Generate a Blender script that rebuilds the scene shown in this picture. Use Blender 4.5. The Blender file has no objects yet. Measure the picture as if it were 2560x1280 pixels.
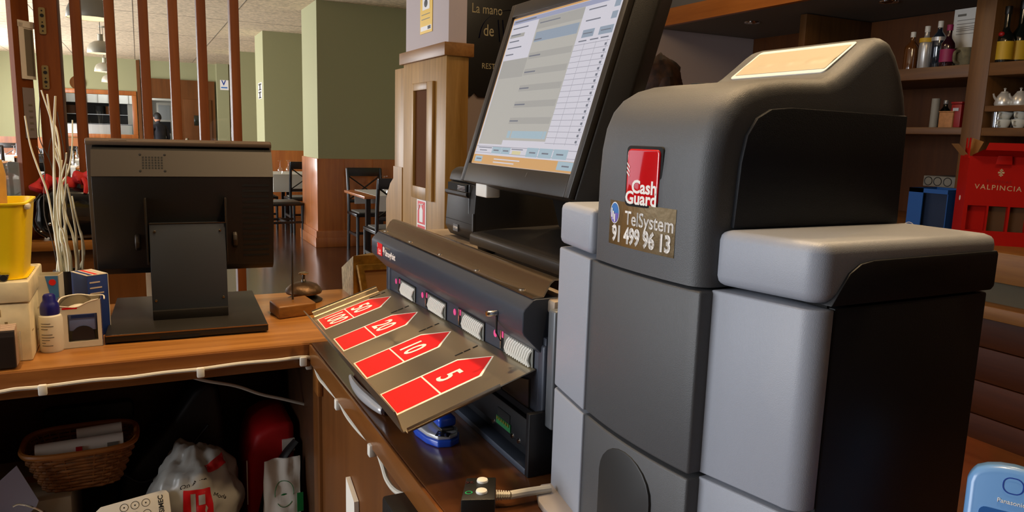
import bpy, bmesh, math, random
from mathutils import Matrix, Vector
random.seed(7)
SC = bpy.context.scene
COL = SC.collection
PI = math.pi

# ---------------------------------------------------------------- camera (solved from the photo's vanishing points)
F_PX, CX, CY = 1852.0, 1280.0, 640.0
CAM = Vector((0.0, 0.0, 1.40))
_y = Vector((345 - CX, 312 - CY, F_PX)).normalized()            # world +Y in image space (right, down, forward)
_d = Vector((945 - CX, 12000 - CY, F_PX)); _d = (_d - _y * _d.dot(_y)).normalized()
_x = _d.cross(_y).normalized()
ROT = Matrix((_x, _y, -_d))                                      # image space -> world
cam_data = bpy.data.cameras.new('camera'); cam = bpy.data.objects.new('camera', cam_data); COL.objects.link(cam)
cam_data.sensor_width = 36.0; cam_data.lens = F_PX / 2560.0 * 36.0
cam_data.clip_start = 0.02; cam_data.clip_end = 100
_r = ROT @ Vector((1, 0, 0)); _u = ROT @ Vector((0, -1, 0)); _b = ROT @ Vector((0, 0, -1))
cam.matrix_world = Matrix(((_r.x, _u.x, _b.x, CAM.x), (_r.y, _u.y, _b.y, CAM.y), (_r.z, _u.z, _b.z, CAM.z), (0, 0, 0, 1)))
SC.camera = cam

# ---------------------------------------------------------------- view, world, lights
SC.view_settings.view_transform = 'Standard'; SC.view_settings.look = 'None'
SC.view_settings.exposure = 0.0; SC.view_settings.gamma = 1.0
SC.view_settings.use_curve_mapping = False
SC.cycles.use_denoising = True
SC.cycles.max_bounces = 7; SC.cycles.glossy_bounces = 4; SC.cycles.transmission_bounces = 4; SC.cycles.transparent_max_bounces = 24
world = bpy.data.worlds.new('sky'); SC.world = world; world.use_nodes = True
bg = world.node_tree.nodes['Background']; bg.inputs[0].default_value = (0.62, 0.76, 1.0, 1); bg.inputs[1].default_value = 1.0

def area_light(name, loc, size, aim, power, col):
    l = bpy.data.lights.new(name, 'AREA'); l.shape = 'RECTANGLE'; l.size, l.size_y = size
    l.energy = power; l.color = col
    o = bpy.data.objects.new(name, l); COL.objects.link(o); o.location = loc
    o.rotation_euler = Vector(aim).to_track_quat('-Z', 'Y').to_euler()
    return o
DAY = (0.95, 0.97, 1.0)
# daylight coming in at the three street windows of the left wall
WINDOWS = [(0.0, 2.3), (3.6, 7.6), (9.0, 13.0), (14.4, 18.4)]
WIN_POWER = [110, 16, 400, 420]
for (ya, yb), pw in zip(WINDOWS, WIN_POWER):
    area_light('window_daylight', (-3.42, (ya + yb) / 2, 1.65), (yb - ya, 1.9), (1, 0, -0.12), pw, DAY)

# ---------------------------------------------------------------- geometry from pixels: a pixel gives a direction, a surface gives the distance
def ray(px, py): return ROT @ Vector((px - CX, py - CY, F_PX))
def at_z(px, py, z): d = ray(px, py); return CAM + d * ((z - CAM.z) / d.z)
def at_x(px, py, x): d = ray(px, py); return CAM + d * ((x - CAM.x) / d.x)
def at_y(px, py, y): d = ray(px, py); return CAM + d * ((y - CAM.y) / d.y)

# ---------------------------------------------------------------- materials
def lin(h):
    h = h.lstrip('#'); o = []
    for i in (0, 2, 4):
        v = int(h[i:i + 2], 16) / 255.0
        o.append(v / 12.92 if v <= 0.04045 else ((v + 0.055) / 1.055) ** 2.4)
    return (*o, 1.0)
MATS = {}
def new_mat(name):
    m = bpy.data.materials.new(name); m.use_nodes = True
    MATS[name] = m
    nt = m.node_tree
    return m, nt, nt.nodes['Principled BSDF']
def plain(name, col, rough=0.5, metal=0.0, bump=0.0, bscale=400.0, var=0.0, vscale=8.0, spec=0.5, trans=0.0, coat=0.0, alpha=None, sss=0.0):
    m, nt, b = new_mat(name)
    c = lin(col) if isinstance(col, str) else col
    b.inputs['Base Color'].default_value = c
    b.inputs['Roughness'].default_value = rough; b.inputs['Metallic'].default_value = metal
    b.inputs['Specular IOR Level'].default_value = spec
    b.inputs['Coat Weight'].default_value = coat
    b.inputs['Transmission Weight'].default_value = trans
    tc = None
    if bump or var:
        tc = nt.nodes.new('ShaderNodeTexCoord')
    if bump:
        n = nt.nodes.new('ShaderNodeTexNoise'); n.inputs['Scale'].default_value = bscale; n.inputs['Detail'].default_value = 3
        nt.links.new(tc.outputs['Object'], n.inputs['Vector'])
        bp = nt.nodes.new('ShaderNodeBump'); bp.inputs['Strength'].default_value = bump; bp.inputs['Distance'].default_value = 0.002
        nt.links.new(n.outputs['Fac'], bp.inputs['Height']); nt.links.new(bp.outputs[0], b.inputs['Normal'])
    if var:
        n = nt.nodes.new('ShaderNodeTexNoise'); n.inputs['Scale'].default_value = vscale; n.inputs['Detail'].default_value = 5
        nt.links.new(tc.outputs['Object'], n.inputs['Vector'])
        r = nt.nodes.new('ShaderNodeValToRGB')
        r.color_ramp.elements[0].position = 0.3; r.color_ramp.elements[1].position = 0.7
        r.color_ramp.elements[0].color = (*[v * (1 - var) for v in c[:3]], 1); r.color_ramp.elements[1].color = (*[min(1, v * (1 + var)) for v in c[:3]], 1)
        nt.links.new(n.outputs['Fac'], r.inputs[0]); nt.links.new(r.outputs[0], b.inputs['Base Color'])
    return m
def wood(name, dark, light, axis='x', rough=0.35, scale=14.0, coat=0.0, stretch=14.0, bump=0.06, spec=0.5):
    """grain runs along axis"""
    m, nt, b = new_mat(name)
    tc = nt.nodes.new('ShaderNodeTexCoord'); mp = nt.nodes.new('ShaderNodeMapping')
    s = [1.0, 1.0, 1.0]; s['xyz'.index(axis)] = 1.0 / stretch
    mp.inputs['Scale'].default_value = s
    nt.links.new(tc.outputs['Object'], mp.inputs['Vector'])
    n = nt.nodes.new('ShaderNodeTexNoise'); n.inputs['Scale'].default_value = scale * 4; n.inputs['Detail'].default_value = 8; n.inputs['Roughness'].default_value = 0.62
    n.inputs['Distortion'].default_value = 0.4
    n2 = nt.nodes.new('ShaderNodeTexNoise'); n2.inputs['Scale'].default_value = scale * 0.9; n2.inputs['Detail'].default_value = 2
    mx = nt.nodes.new('ShaderNodeMath'); mx.operation = 'MULTIPLY_ADD'; mx.inputs[1].default_value = 0.6
    m2 = nt.nodes.new('ShaderNodeMath'); m2.operation = 'MULTIPLY'; m2.inputs[1].default_value = 0.4
    nt.links.new(mp.outputs[0], n.inputs['Vector']); nt.links.new(mp.outputs[0], n2.inputs['Vector'])
    nt.links.new(n2.outputs['Fac'], m2.inputs[0]); nt.links.new(n.outputs['Fac'], mx.inputs[0]); nt.links.new(m2.outputs[0], mx.inputs[2])
    r = nt.nodes.new('ShaderNodeValToRGB'); r.color_ramp.elements[0].position = 0.34; r.color_ramp.elements[1].position = 0.66
    r.color_ramp.elements[0].color = lin(dark); r.color_ramp.elements[1].color = lin(light)
    nt.links.new(mx.outputs[0], r.inputs[0]); nt.links.new(r.outputs[0], b.inputs['Base Color'])
    b.inputs['Specular IOR Level'].default_value = spec
    b.inputs['Roughness'].default_value = rough; b.inputs['Coat Weight'].default_value = coat; b.inputs['Coat Roughness'].default_value = 0.15
    bp = nt.nodes.new('ShaderNodeBump'); bp.inputs['Strength'].default_value = bump; bp.inputs['Distance'].default_value = 0.002
    nt.links.new(n.outputs['Fac'], bp.inputs['Height']); nt.links.new(bp.outputs[0], b.inputs['Normal'])
    return m
def emit(name, col, power):
    m, nt, b = new_mat(name)
    b.inputs['Base Color'].default_value = (0.02, 0.02, 0.02, 1)
    b.inputs['Roughness'].default_value = 0.25
    b.inputs['Emission Color'].default_value = lin(col); b.inputs['Emission Strength'].default_value = power
    return m
def thin_glass(name, tint=(1, 1, 1, 1), extra=0.0):
    m, nt, b = new_mat(name)
    out = nt.nodes['Material Output']
    t = nt.nodes.new('ShaderNodeBsdfTransparent'); t.inputs[0].default_value = tint
    g = nt.nodes.new('ShaderNodeBsdfGlossy'); g.inputs['Roughness'].default_value = 0.02
    fr = nt.nodes.new('ShaderNodeLayerWeight'); fr.inputs[0].default_value = 0.5            # Schlick on the facing angle, alike from both sides
    pw = nt.nodes.new('ShaderNodeMath'); pw.operation = 'POWER'; pw.inputs[1].default_value = 5.0
    ad = nt.nodes.new('ShaderNodeMath'); ad.operation = 'MULTIPLY_ADD'; ad.inputs[1].default_value = 0.96; ad.inputs[2].default_value = 0.04 + extra; ad.use_clamp = True
    mx = nt.nodes.new('ShaderNodeMixShader')
    nt.links.new(fr.outputs['Facing'], pw.inputs[0]); nt.links.new(pw.outputs[0], ad.inputs[0]); nt.links.new(ad.outputs[0], mx.inputs[0]); nt.links.new(t.outputs[0], mx.inputs[1]); nt.links.new(g.outputs[0], mx.inputs[2])
    nt.links.new(mx.outputs[0], out.inputs[0])
    nt.nodes.remove(b)
    return m

# ---------------------------------------------------------------- mesh builder
MW = {}      # world matrix of every root / part
def link(o, parent=None):
    COL.objects.link(o)
    if parent is not None: o.parent = parent
    return o
def thing(name, label, cat, loc=(0, 0, 0), rotz=0.0, group=None):
    o = bpy.data.objects.new(name, None); COL.objects.link(o)
    o.empty_display_size = 0.05
    o.location = loc; o.rotation_euler = (0, 0, rotz)
    MW[o.name] = Matrix.Translation(Vector(loc)) @ Matrix.Rotation(rotz, 4, 'Z')
    return tag(o, label, cat, group)
def tag(o, label=None, cat=None, group=None, kind=None):
    if label: o['label'] = label
    if cat: o['category'] = cat
    if group: o['group'] = group
    if kind: o['kind'] = kind
    return o
class MB:
    def __init__(s): s.bm = bmesh.new()
    def face(s, pts):
        vs = [s.bm.verts.new(p) for p in pts]; return s.bm.faces.new(vs)
    def box(s, x0, x1, y0, y1, z0, z1, M=None):
        c = [Vector((x, y, z)) for z in (z0, z1) for y in (y0, y1) for x in (x0, x1)]
        if M is not None: c = [M @ p for p in c]
        v = [s.bm.verts.new(p) for p in c]
        for f in ((0, 2, 3, 1), (4, 5, 7, 6), (0, 1, 5, 4), (2, 6, 7, 3), (0, 4, 6, 2), (1, 3, 7, 5)): s.bm.faces.new([v[i] for i in f])
        return s
    def prism(s, poly, axis, a0, a1, M=None):
        """poly: 2D points; axis 'x' -> (y,z), 'y' -> (x,z), 'z' -> (x,y)"""
        def P(p, a):
            q = Vector((a, p[0], p[1])) if axis == 'x' else Vector((p[0], a, p[1])) if axis == 'y' else Vector((p[0], p[1], a))
            return M @ q if M is not None else q
        A = [s.bm.verts.new(P(p, a0)) for p in poly]; B = [s.bm.verts.new(P(p, a1)) for p in poly]
        n = len(poly)
        s.bm.faces.new(A); s.bm.faces.new(B[::-1])
        for i in range(n): s.bm.faces.new([A[i], B[i], B[(i + 1) % n], A[(i + 1) % n]])
        return s
    def lathe(s, prof, c=(0, 0, 0), n=20, M=None, sx=1.0, sy=1.0):
        rings = []
        T = M if M is not None else Matrix.Translation(Vector(c))
        for r, z in prof:
            if r < 1e-6: rings.append([s.bm.verts.new(T @ Vector((0, 0, z)))])
            else: rings.append([s.bm.verts.new(T @ Vector((sx * r * math.cos(2 * PI * i / n), sy * r * math.sin(2 * PI * i / n), z))) for i in range(n)])
        for a, b in zip(rings, rings[1:]):
            for i in range(n):
                j = (i + 1) % n
                if len(a) == 1 and len(b) == 1: continue
                if len(a) == 1: s.bm.faces.new([a[0], b[i], b[j]])
                elif len(b) == 1: s.bm.faces.new([a[i], a[j], b[0]])
                else: s.bm.faces.new([a[i], a[j], b[j], b[i]])
        return s
    def tube(s, pts, r, n=8, flat=1.0):
        pts = [Vector(p) for p in pts]; rs = r if isinstance(r, (list, tuple)) else [r] * len(pts)
        rings = []; up = None
        for i, p in enumerate(pts):
            t = (pts[min(i + 1, len(pts) - 1)] - pts[max(i - 1, 0)]).normalized()
            if up is None:
                up = Vector((0, 0, 1)) if abs(t.z) < 0.9 else Vector((1, 0, 0))
            a = t.cross(up)
            if a.length < 1e-6: a = t.orthogonal()
            a.normalize(); b = a.cross(t).normalized(); up = b
            rings.append([s.bm.verts.new(p + rs[i] * (math.cos(2 * PI * k / n) * a + flat * math.sin(2 * PI * k / n) * b)) for k in range(n)])
        for A, B in zip(rings, rings[1:]):
            for k in range(n): s.bm.faces.new([A[k], A[(k + 1) % n], B[(k + 1) % n], B[k]])
        s.bm.faces.new(rings[0][::-1]); s.bm.faces.new(rings[-1])
        return s
    def ball(s, c, r, n=14, m=9, M=None):
        rx, ry, rz = r if isinstance(r, (list, tuple)) else (r, r, r)
        T = M if M is not None else Matrix.Identity(4)
        T = Matrix.Translation(Vector(c)) @ T
        prof = [(math.sin(PI * i / m), -math.cos(PI * i / m)) for i in range(m + 1)]
        S = T @ Matrix.Diagonal((rx, ry, rz, 1))
        prof[0] = (0, -1); prof[-1] = (0, 1)
        return s.lathe(prof, n=n, M=S)
    def grid(s, fn, nu, nv, closed_u=False):
        V = [[s.bm.verts.new(fn(i / (nu if closed_u else nu - 1), j / (nv - 1))) for j in range(nv)] for i in range(nu)]
        for i in range(nu if closed_u else nu - 1):
            for j in range(nv - 1):
                k = (i + 1) % nu
                s.bm.faces.new([V[i][j], V[k][j], V[k][j + 1], V[i][j + 1]])
        return s
    def build(s, name, mat, parent=None, bevel=0.0, seg=2, angle=35, local=False, smooth=True):
        bm = s.bm
        bmesh.ops.recalc_face_normals(bm, faces=bm.faces)
        if bevel:
            bm.normal_update()
            es = [e for e in bm.edges if len(e.link_faces) == 2 and e.calc_face_angle(0) > math.radians(30)]
            bmesh.ops.bevel(bm, geom=es, offset=bevel, segments=seg, profile=0.5, affect='EDGES', clamp_overlap=True)
        if parent is not None and not local: bmesh.ops.transform(bm, matrix=MW[parent.name].inverted(), verts=bm.verts)
        me = bpy.data.meshes.new(name); bm.to_mesh(me); bm.free()
        if smooth:
            me.polygons.foreach_set('use_smooth', [True] * len(me.polygons))
            try: me.set_sharp_from_angle(angle=math.radians(angle))
            except Exception: pass
        me.materials.append(MATS[mat] if isinstance(mat, str) else mat)
        o = bpy.data.objects.new(name, me); link(o, parent)
        if parent is not None: MW[o.name] = MW[parent.name].copy()
        else: MW[o.name] = Matrix.Identity(4)
        return o
def bx(name, mat, parent, x0, x1, y0, y1, z0, z1, bevel=0.0, seg=2, **k):
    return MB().box(x0, x1, y0, y1, z0, z1).build(name, mat, parent, bevel, seg, **k)
def struct(o): o['kind'] = 'structure'; return o
def frame_of(o, u, v):
    """matrix whose x runs along u, y along v, z out of the face"""
    u = Vector(u).normalized(); v = Vector(v).normalized(); n = u.cross(v)
    o = Vector(o)
    return Matrix(((u.x, v.x, n.x, o.x), (u.y, v.y, n.y, o.y), (u.z, v.z, n.z, o.z), (0, 0, 0, 1)))
def text(name, body, mat, parent, M, size, weight=0.0, align='CENTER', extrude=0.0002, squeeze=1.0, valign='CENTER', spacing=1.0):
    cu = bpy.data.curves.new('txt', 'FONT'); cu.body = body; cu.size = size; cu.align_x = align; cu.align_y = valign
    cu.offset = weight; cu.extrude = extrude; cu.resolution_u = 3; cu.space_character = spacing
    ob = bpy.data.objects.new('txt', cu); COL.objects.link(ob)
    dg = bpy.context.evaluated_depsgraph_get(); dg.update()
    me = bpy.data.meshes.new_from_object(ob.evaluated_get(dg))
    bpy.data.objects.remove(ob); bpy.data.curves.remove(cu)
    me.name = name
    me.transform(M @ Matrix.Diagonal((squeeze, 1, 1, 1)))
    if parent is not None: me.transform(MW[parent.name].inverted())
    me.materials.clear(); me.materials.append(MATS[mat])
    o = bpy.data.objects.new(name, me); link(o, parent)
    MW[o.name] = MW[parent.name].copy() if parent is not None else Matrix.Identity(4)
    return o
def rounded(w, h, r, n=4, cx=0.0, cy=0.0):
    P = []
    for sx, sy, a0 in ((1, 1, 0), (-1, 1, 90), (-1, -1, 180), (1, -1, 270)):
        for i in range(n + 1):
            a = math.radians(a0 + 90 * i / n)
            P.append((cx + sx * (w / 2 - r) + r * math.cos(a), cy + sy * (h / 2 - r) + r * math.sin(a)))
    return P
def copy_tree(root, loc, rotz=0.0, label=None):
    r = root.copy(); COL.objects.link(r); r.location = loc; r.rotation_euler = (0, 0, rotz)
    if label: r['label'] = label
    for ch in root.children:
        c = ch.copy(); COL.objects.link(c); c.parent = r
        for g in ch.children:
            d = g.copy(); COL.objects.link(d); d.parent = c
    return r
def smooth_path(pts, k=6):
    """Catmull-Rom through the points"""
    P = [Vector(p) for p in pts]; P = [2 * P[0] - P[1]] + P + [2 * P[-1] - P[-2]]
    out = []
    for i in range(1, len(P) - 2):
        for j in range(k):
            t = j / k; a, b, c, d = P[i - 1], P[i], P[i + 1], P[i + 2]
            out.append(0.5 * ((2 * b) + (c - a) * t + (2 * a - 5 * b + 4 * c - d) * t * t + (3 * b - a - 3 * c + d) * t ** 3))
    out.append(P[-2]); return out

# ---------------------------------------------------------------- the palette
wood('oak_x', '#7e4c1d', '#b67e40', 'x', 0.3, 10, coat=0.3)
wood('oak_y', '#6b3c16', '#9a6230', 'y', 0.28, 10, coat=0.4)
wood('oak_z', '#8a6024', '#ba8a48', 'z', 0.4, 6, spec=0.22)
wood('oak_cap', '#7d4f20', '#a4703a', 'y', 0.4, 8, spec=0.25)
wood('counter_dark', '#3a2010', '#5d3619', 'y', 0.25, 12, coat=0.4)
wood('fascia', '#6a3c18', '#9c6430', 'x', 0.4, 10)
wood('panel_dark', '#3a2210', '#4f2f16', 'x', 0.5, 8)
wood('panel_side', '#56300f', '#70421a', 'z', 0.4, 6)
wood('cherry_z', '#6a3413', '#8a4c20', 'z', 0.5, 10, spec=.35)
wood('wainscot', '#8a4a1e', '#b0682c', 'z', 0.35, 5, coat=0.3)
wood('bar_wood', '#543519', '#7a5229', 'y', 0.45, 7)
wood('bar_wood_z', '#543519', '#7a5229', 'z', 0.45, 7)
wood('board_dark', '#461f08', '#5c2d0e', 'y', 0.45, 6, spec=.3)
wood('bar_back', '#5e3415', '#7a4820', 'z', 0.5, 5)
wood('beam_wood', '#a2591f', '#c97a34', 'y', 0.35, 6, coat=0.2)
wood('floor_wood', '#2c170c', '#4a2a16', 'y', 0.22, 5, coat=0.4)
wood('block_wood', '#6a4218', '#94622a', 'x', 0.4, 30)
wood('door_brown', '#54300f', '#6b3d16', 'z', 0.7, 4, spec=.2)
wood('black_wood', '#0a0908', '#141210', 'z', 0.3, 8)
plain('ceiling_fibre', '#d9c3a2', 0.95, bump=1.0, bscale=30, var=0.28, vscale=22)
plain('green_paint', '#94916a', 0.8, bump=0.1, bscale=120)
plain('lilac_paint', '#c8b8b4', 0.85, bump=0.05, bscale=150)
plain('lilac_dark', '#8d8488', 0.85, bump=0.05, bscale=150)
plain('dark_wall', '#3a2d24', 0.9)
plain('white_wall', '#b8b2a4', 0.9)
plain('soffit_grey', '#77746c', 0.7)
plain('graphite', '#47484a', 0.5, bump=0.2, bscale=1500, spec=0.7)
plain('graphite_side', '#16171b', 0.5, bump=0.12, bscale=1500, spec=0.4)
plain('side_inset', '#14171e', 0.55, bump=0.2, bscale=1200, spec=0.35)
plain('case_grey', '#9a9ea8', 0.4, bump=0.15, bscale=1600)
plain('steel_blue', '#363c48', 0.42, metal=0.15, bump=0.08, bscale=900)
plain('neck_blue', '#3b4049', 0.42, metal=0.2)
plain('lit_rim', '#54463a', 0.4)  # black terminal's rim, lightened: the overhead light is put into this colour
plain('steel_black', '#131418', 0.4, metal=0.1)
plain('strip_grey', '#63676c', 0.4, metal=0.3)
plain('black_plastic', '#0f0e0d', 0.45, bump=0.15, bscale=1400)
plain('black_case', '#1d1a17', 0.42, bump=0.12, bscale=1200)
plain('bezel', '#2b2723', 0.38, bump=0.08, bscale=1200)
plain('gap_black', '#030303', 0.8)
plain('brushed', '#a79e92', 0.28, metal=1.0, bump=0.05, bscale=300)
plain('brass_strip', '#b09c82', 0.24, metal=1.0)
plain('chrome', '#d8d8d8', 0.12, metal=1.0)
plain('screw', '#c9b48e', 0.2, metal=1.0)
plain('red_print', '#e0181c', 0.38)
plain('red_badge', '#c90d1a', 0.08, coat=1.0)
plain('white_print', '#f2ece4', 0.5)
plain('white_plastic', '#e6e2d8', 0.4)
plain('cable_white', '#cfcabd', 0.45)
plain('cable_black', '#0b0b0b', 0.4)
plain('roller', '#e4e4dc', 0.45)
plain('pink', '#f0559a', 0.4)
plain('mirror_brown', '#96805f', 0.22, metal=0.9, bump=0.12, bscale=90)
plain('black_print', '#15120f', 0.6)
plain('grey_print', '#7b7468', 0.6)
plain('blue_print', '#2f6fb4', 0.5)
plain('purple_print', '#6b58b0', 0.5)
plain('paper', '#e9e4da', 0.7, bump=0.05, bscale=60)
plain('paper_warm', '#bfae90', 0.35, bump=0.2, bscale=18)

# ================================================================ THE ROOM
CEIL = 2.88
ZC = 1.02                                     # counter height
def sbox(name, mat, *b, bevel=0.0): return struct(bx(name, mat, None, *b, bevel=bevel))
sbox('floor', 'floor_wood', -3.6, 5.2, -3.6, 23.2, -0.08, 0.0)
sbox('ceiling', 'ceiling_fibre', -3.6, 5.2, -3.6, 23.2, CEIL, CEIL + 0.1)
# thin joints of the fibre ceiling boards
jm = MB()
for y in (4.2, 6.6, 9.0, 11.4, 13.8, 16.2, 18.6): jm.box(-3.4, 3.3, y, y + 0.008, CEIL - 0.002, CEIL)
for x in (-2.4, -1.2, 0.0, 1.2): jm.box(x, x + 0.008, 2.8, 19.5, CEIL - 0.002, CEIL)
struct(jm.build('trim_1', 'grey_print'))
# left wall with street windows
wl = MB(); prev = -3.6
for ya, yb in WINDOWS:
    wl.box(-3.62, -3.5, prev, ya, 0, CEIL); prev = yb
    wl.box(-3.62, -3.5, ya, yb, 0, 0.65); wl.box(-3.62, -3.5, ya, yb, 2.65, CEIL)
wl.box(-3.62, -3.5, prev, 23.2, 0, CEIL)
struct(wl.build('wall_left', 'green_paint'))
thin_glass('pane_glass')
thin_glass('divider_glass', extra=0.015)
for i, (ya, yb) in enumerate(WINDOWS):
    fr = MB()
    for y in (ya, (ya + yb) / 2 - 0.03, yb - 0.06): fr.box(-3.6, -3.52, y, y + 0.06, 0.65, 2.65)
    fr.box(-3.6, -3.52, ya, yb, 0.65, 0.71); fr.box(-3.6, -3.52, ya, yb, 2.59, 2.65)
    w = struct(fr.build('window_%d' % (i + 1), 'cherry_z'))
    for a, b in ((ya + 0.06, (ya + yb) / 2 - 0.03), ((ya + yb) / 2 + 0.03, yb - 0.06)):
        bx('pane', 'pane_glass', w, -3.565, -3.56, a, b, 0.71, 2.59)
sbox('wall_behind', 'dark_wall', -3.6, 5.2, -3.6, -3.5, 0, CEIL)
sbox('wall_kitchen', 'white_wall', -3.6, 5.2, 22.6, 22.7, 0, CEIL)
# ---- back wall of the dining room with the kitchen hatch and the doorway
YB = 19.57
HX0, HX1, HZ0, HZ1 = -1.75, -0.10, 1.17, 2.06
DX0, DX1, DZ = 0.28, 0.78, 2.03
wb = MB()
wb.box(-3.6, HX0, YB, YB + 0.15, 0, CEIL); wb.box(HX0, HX1, YB, YB + 0.15, 0, HZ0); wb.box(HX0, HX1, YB, YB + 0.15, HZ1, CEIL)
wb.box(HX1, DX0, YB, YB + 0.15, 0, CEIL); wb.box(DX0, DX1, YB, YB + 0.15, DZ, CEIL); wb.box(DX1, 5.2, YB, YB + 0.15, 0, CEIL)
struct(wb.build('wall_back', 'green_paint'))
t = MB(); t.box(-3.5, 0.06, YB - 0.02, YB, 0, 1.07); struct(t.build('trim_2', 'wainscot'))
t = MB()
t.box(HX0 - 0.1, HX1 + 0.1, YB - 0.05, YB + 0.02, HZ1, HZ1 + 0.1); t.box(HX0 - 0.1, HX1 + 0.1, YB - 0.05, YB + 0.02, HZ0 - 0.09, HZ0)
t.box(HX0 - 0.1, HX0, YB - 0.05, YB + 0.02, HZ0, HZ1); t.box(HX1, HX1 + 0.1, YB - 0.05, YB + 0.02, HZ0, HZ1)
struct(t.build('trim_3', 'wainscot', bevel=0.006))
# brown panelled doorway
t = MB(); t.box(0.10, DX0, YB - 0.1, YB, 0, 2.47); t.box(DX0, DX1, YB - 0.1, YB, DZ, 2.47); t.box(0.02, 0.09, YB - 0.12, YB, 0.9, 2.86)
struct(t.build('trim_4', 'door_brown'))
dr = struct(bx('door_1', 'door_brown', None, DX1, 1.68, YB - 0.1, YB, 0, 2.47))
bx('door_leaf', 'door_brown', dr, 0.98, 1.60, YB - 0.125, YB - 0.1, 0.0, 2.03, bevel=0.006)
plain('door_window', '#1d2016', 0.1)
bx('door_window', 'door_window', dr, 1.20, 1.40, YB - 0.135, YB - 0.125, 1.42, 1.66, bevel=0.004)
bx('door_plate', 'chrome', dr, 1.00, 1.05, YB - 0.14, YB - 0.125, 0.98, 1.12, bevel=0.003)
# pier beside the doorway
sbox('wall_pier', 'green_paint', 1.72, 1.98, YB - 0.35, YB, 0, CEIL)
# ---- green pillars standing along the aisle, with wainscot and plinth
PILLARS = [(1.90, 3.35, 8.98, 9.86), (1.77, 3.35, 12.25, 13.1), (1.76, 3.35, 15.85, 16.6)]
for i, (x0, x1, y0, y1) in enumerate(PILLARS):
    sbox('wall_pillar_%d' % (i + 1), 'green_paint', x0, x1, y0, y1, 0, CEIL)
    w = MB(); w.box(x0 - 0.018, x1, y0 - 0.018, y1 + 0.018, 0, 1.065); struct(w.build('trim_%d' % (5 + i), 'wainscot', bevel=0.004))
    w = MB(); w.box(x0 - 0.04, x1, y0 - 0.04, y1 + 0.04, 0, 0.20); w.box(x0 - 0.05, x1, y0 - 0.05, y1 + 0.05, 0, 0.12)
    struct(w.build('baseboard_%d' % (i + 1), 'wainscot', bevel=0.004))
jm = MB()
for x in (2.2, 2.55, 2.95): jm.box(x, x + 0.006, 8.955, 8.963, 0.2, 1.06)
struct(jm.build('trim_8', 'beam_wood'))
sbox('wall_right', 'green_paint', 3.35, 3.45, 4.75, YB, 0, CEIL)
w = MB(); w.box(3.32, 3.35, 4.75, YB, 0, 1.06); struct(w.build('trim_9', 'wainscot'))
# ---- lilac wall behind the bar and the wood-clad post in front of it
sbox('wall_bar', 'lilac_paint', 1.62, 4.9, 4.55, 4.75, 0, CEIL)
PX0, PX1, PY0, PY1 = 1.50, 1.63, 3.83, 4.56
sbox('wall_post', 'lilac_paint', PX0 + 0.015, PX1 - 0.01, PY0 + 0.015, PY1, 1.80, CEIL)
cl = MB(); cl.box(PX0, PX1, PY0, PY1, 0, 1.84); struct(cl.build('trim_10', 'oak_z', bevel=0.003))
cp = MB(); cp.box(PX0 - 0.02, PX1 + 0.022, PY0 - 0.02, PY1 + 0.03, 1.815, 1.885); struct(cp.build('trim_11', 'oak_cap', bevel=0.003))
# lower side board leaning out behind the post
sb = MB(); sb.box(PX0 + 0.004, PX1, PY1, PY1 + 0.19, 0, 1.80); struct(sb.build('trim_12', 'oak_z', bevel=0.003))
sb = MB(); sb.prism([(PY1 + 0.02, 0), (PY1 + 0.36, 0), (PY1 + 0.36, 0.95), (PY1 + 0.27, 1.06), (PY1 + 0.20, 1.10), (PY1 + 0.20, 1.18), (PY1 + 0.02, 1.18)], 'x', PX0 - 0.002, PX0 + 0.06)
struct(sb.build('trim_13', 'oak_z'))
# framed slot (letter box) in the cladding
p0 = at_x(1036, 208, PX0); p1 = at_x(1085, 505, PX0)
fy1, fy0 = p0.y, p1.y; fz1, fz0 = p0.z - 0.005, p1.z
q0 = at_x(1040, 228, PX0); q1 = at_x(1071, 470, PX0)
s = MB(); X0 = PX0 - 0.018
s.box(X0, PX0 + 0.001, q0.y, fy1, fz0, fz1); s.box(X0, PX0 + 0.001, fy0, q1.y, fz0, fz1)
s.box(X0, PX0 + 0.001, q1.y, q0.y, q0.z, fz1); s.box(X0, PX0 + 0.001, q1.y, q0.y, fz0, q1.z)
struct(s.build('trim_14', 'oak_z', bevel=0.003))
s = MB(); s.box(PX0 - 0.002, PX0 + 0.001, q1.y, q0.y, q1.z, q0.z); plain('slot_brown', '#5e3412', .8, spec=.08); struct(s.build('trim_15', 'slot_brown'))

# ================================================================ BAR SIDE (right)
# soffit with its wooden beam
sbox('ceiling_soffit', 'soffit_grey', 3.42, 4.9, -3.4, 4.54, 2.2, 2.24)
sbox('trim_16', 'beam_wood', 3.38, 3.42, -3.4, 4.54, 2.2, 2.315)
sbox('wall_soffit', 'soffit_grey', 3.44, 3.5, -3.4, 4.54, 2.315, CEIL)
sbox('wall_barback', 'bar_back', 4.35, 4.45, -3.4, 4.54, 0, 2.2)
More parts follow.
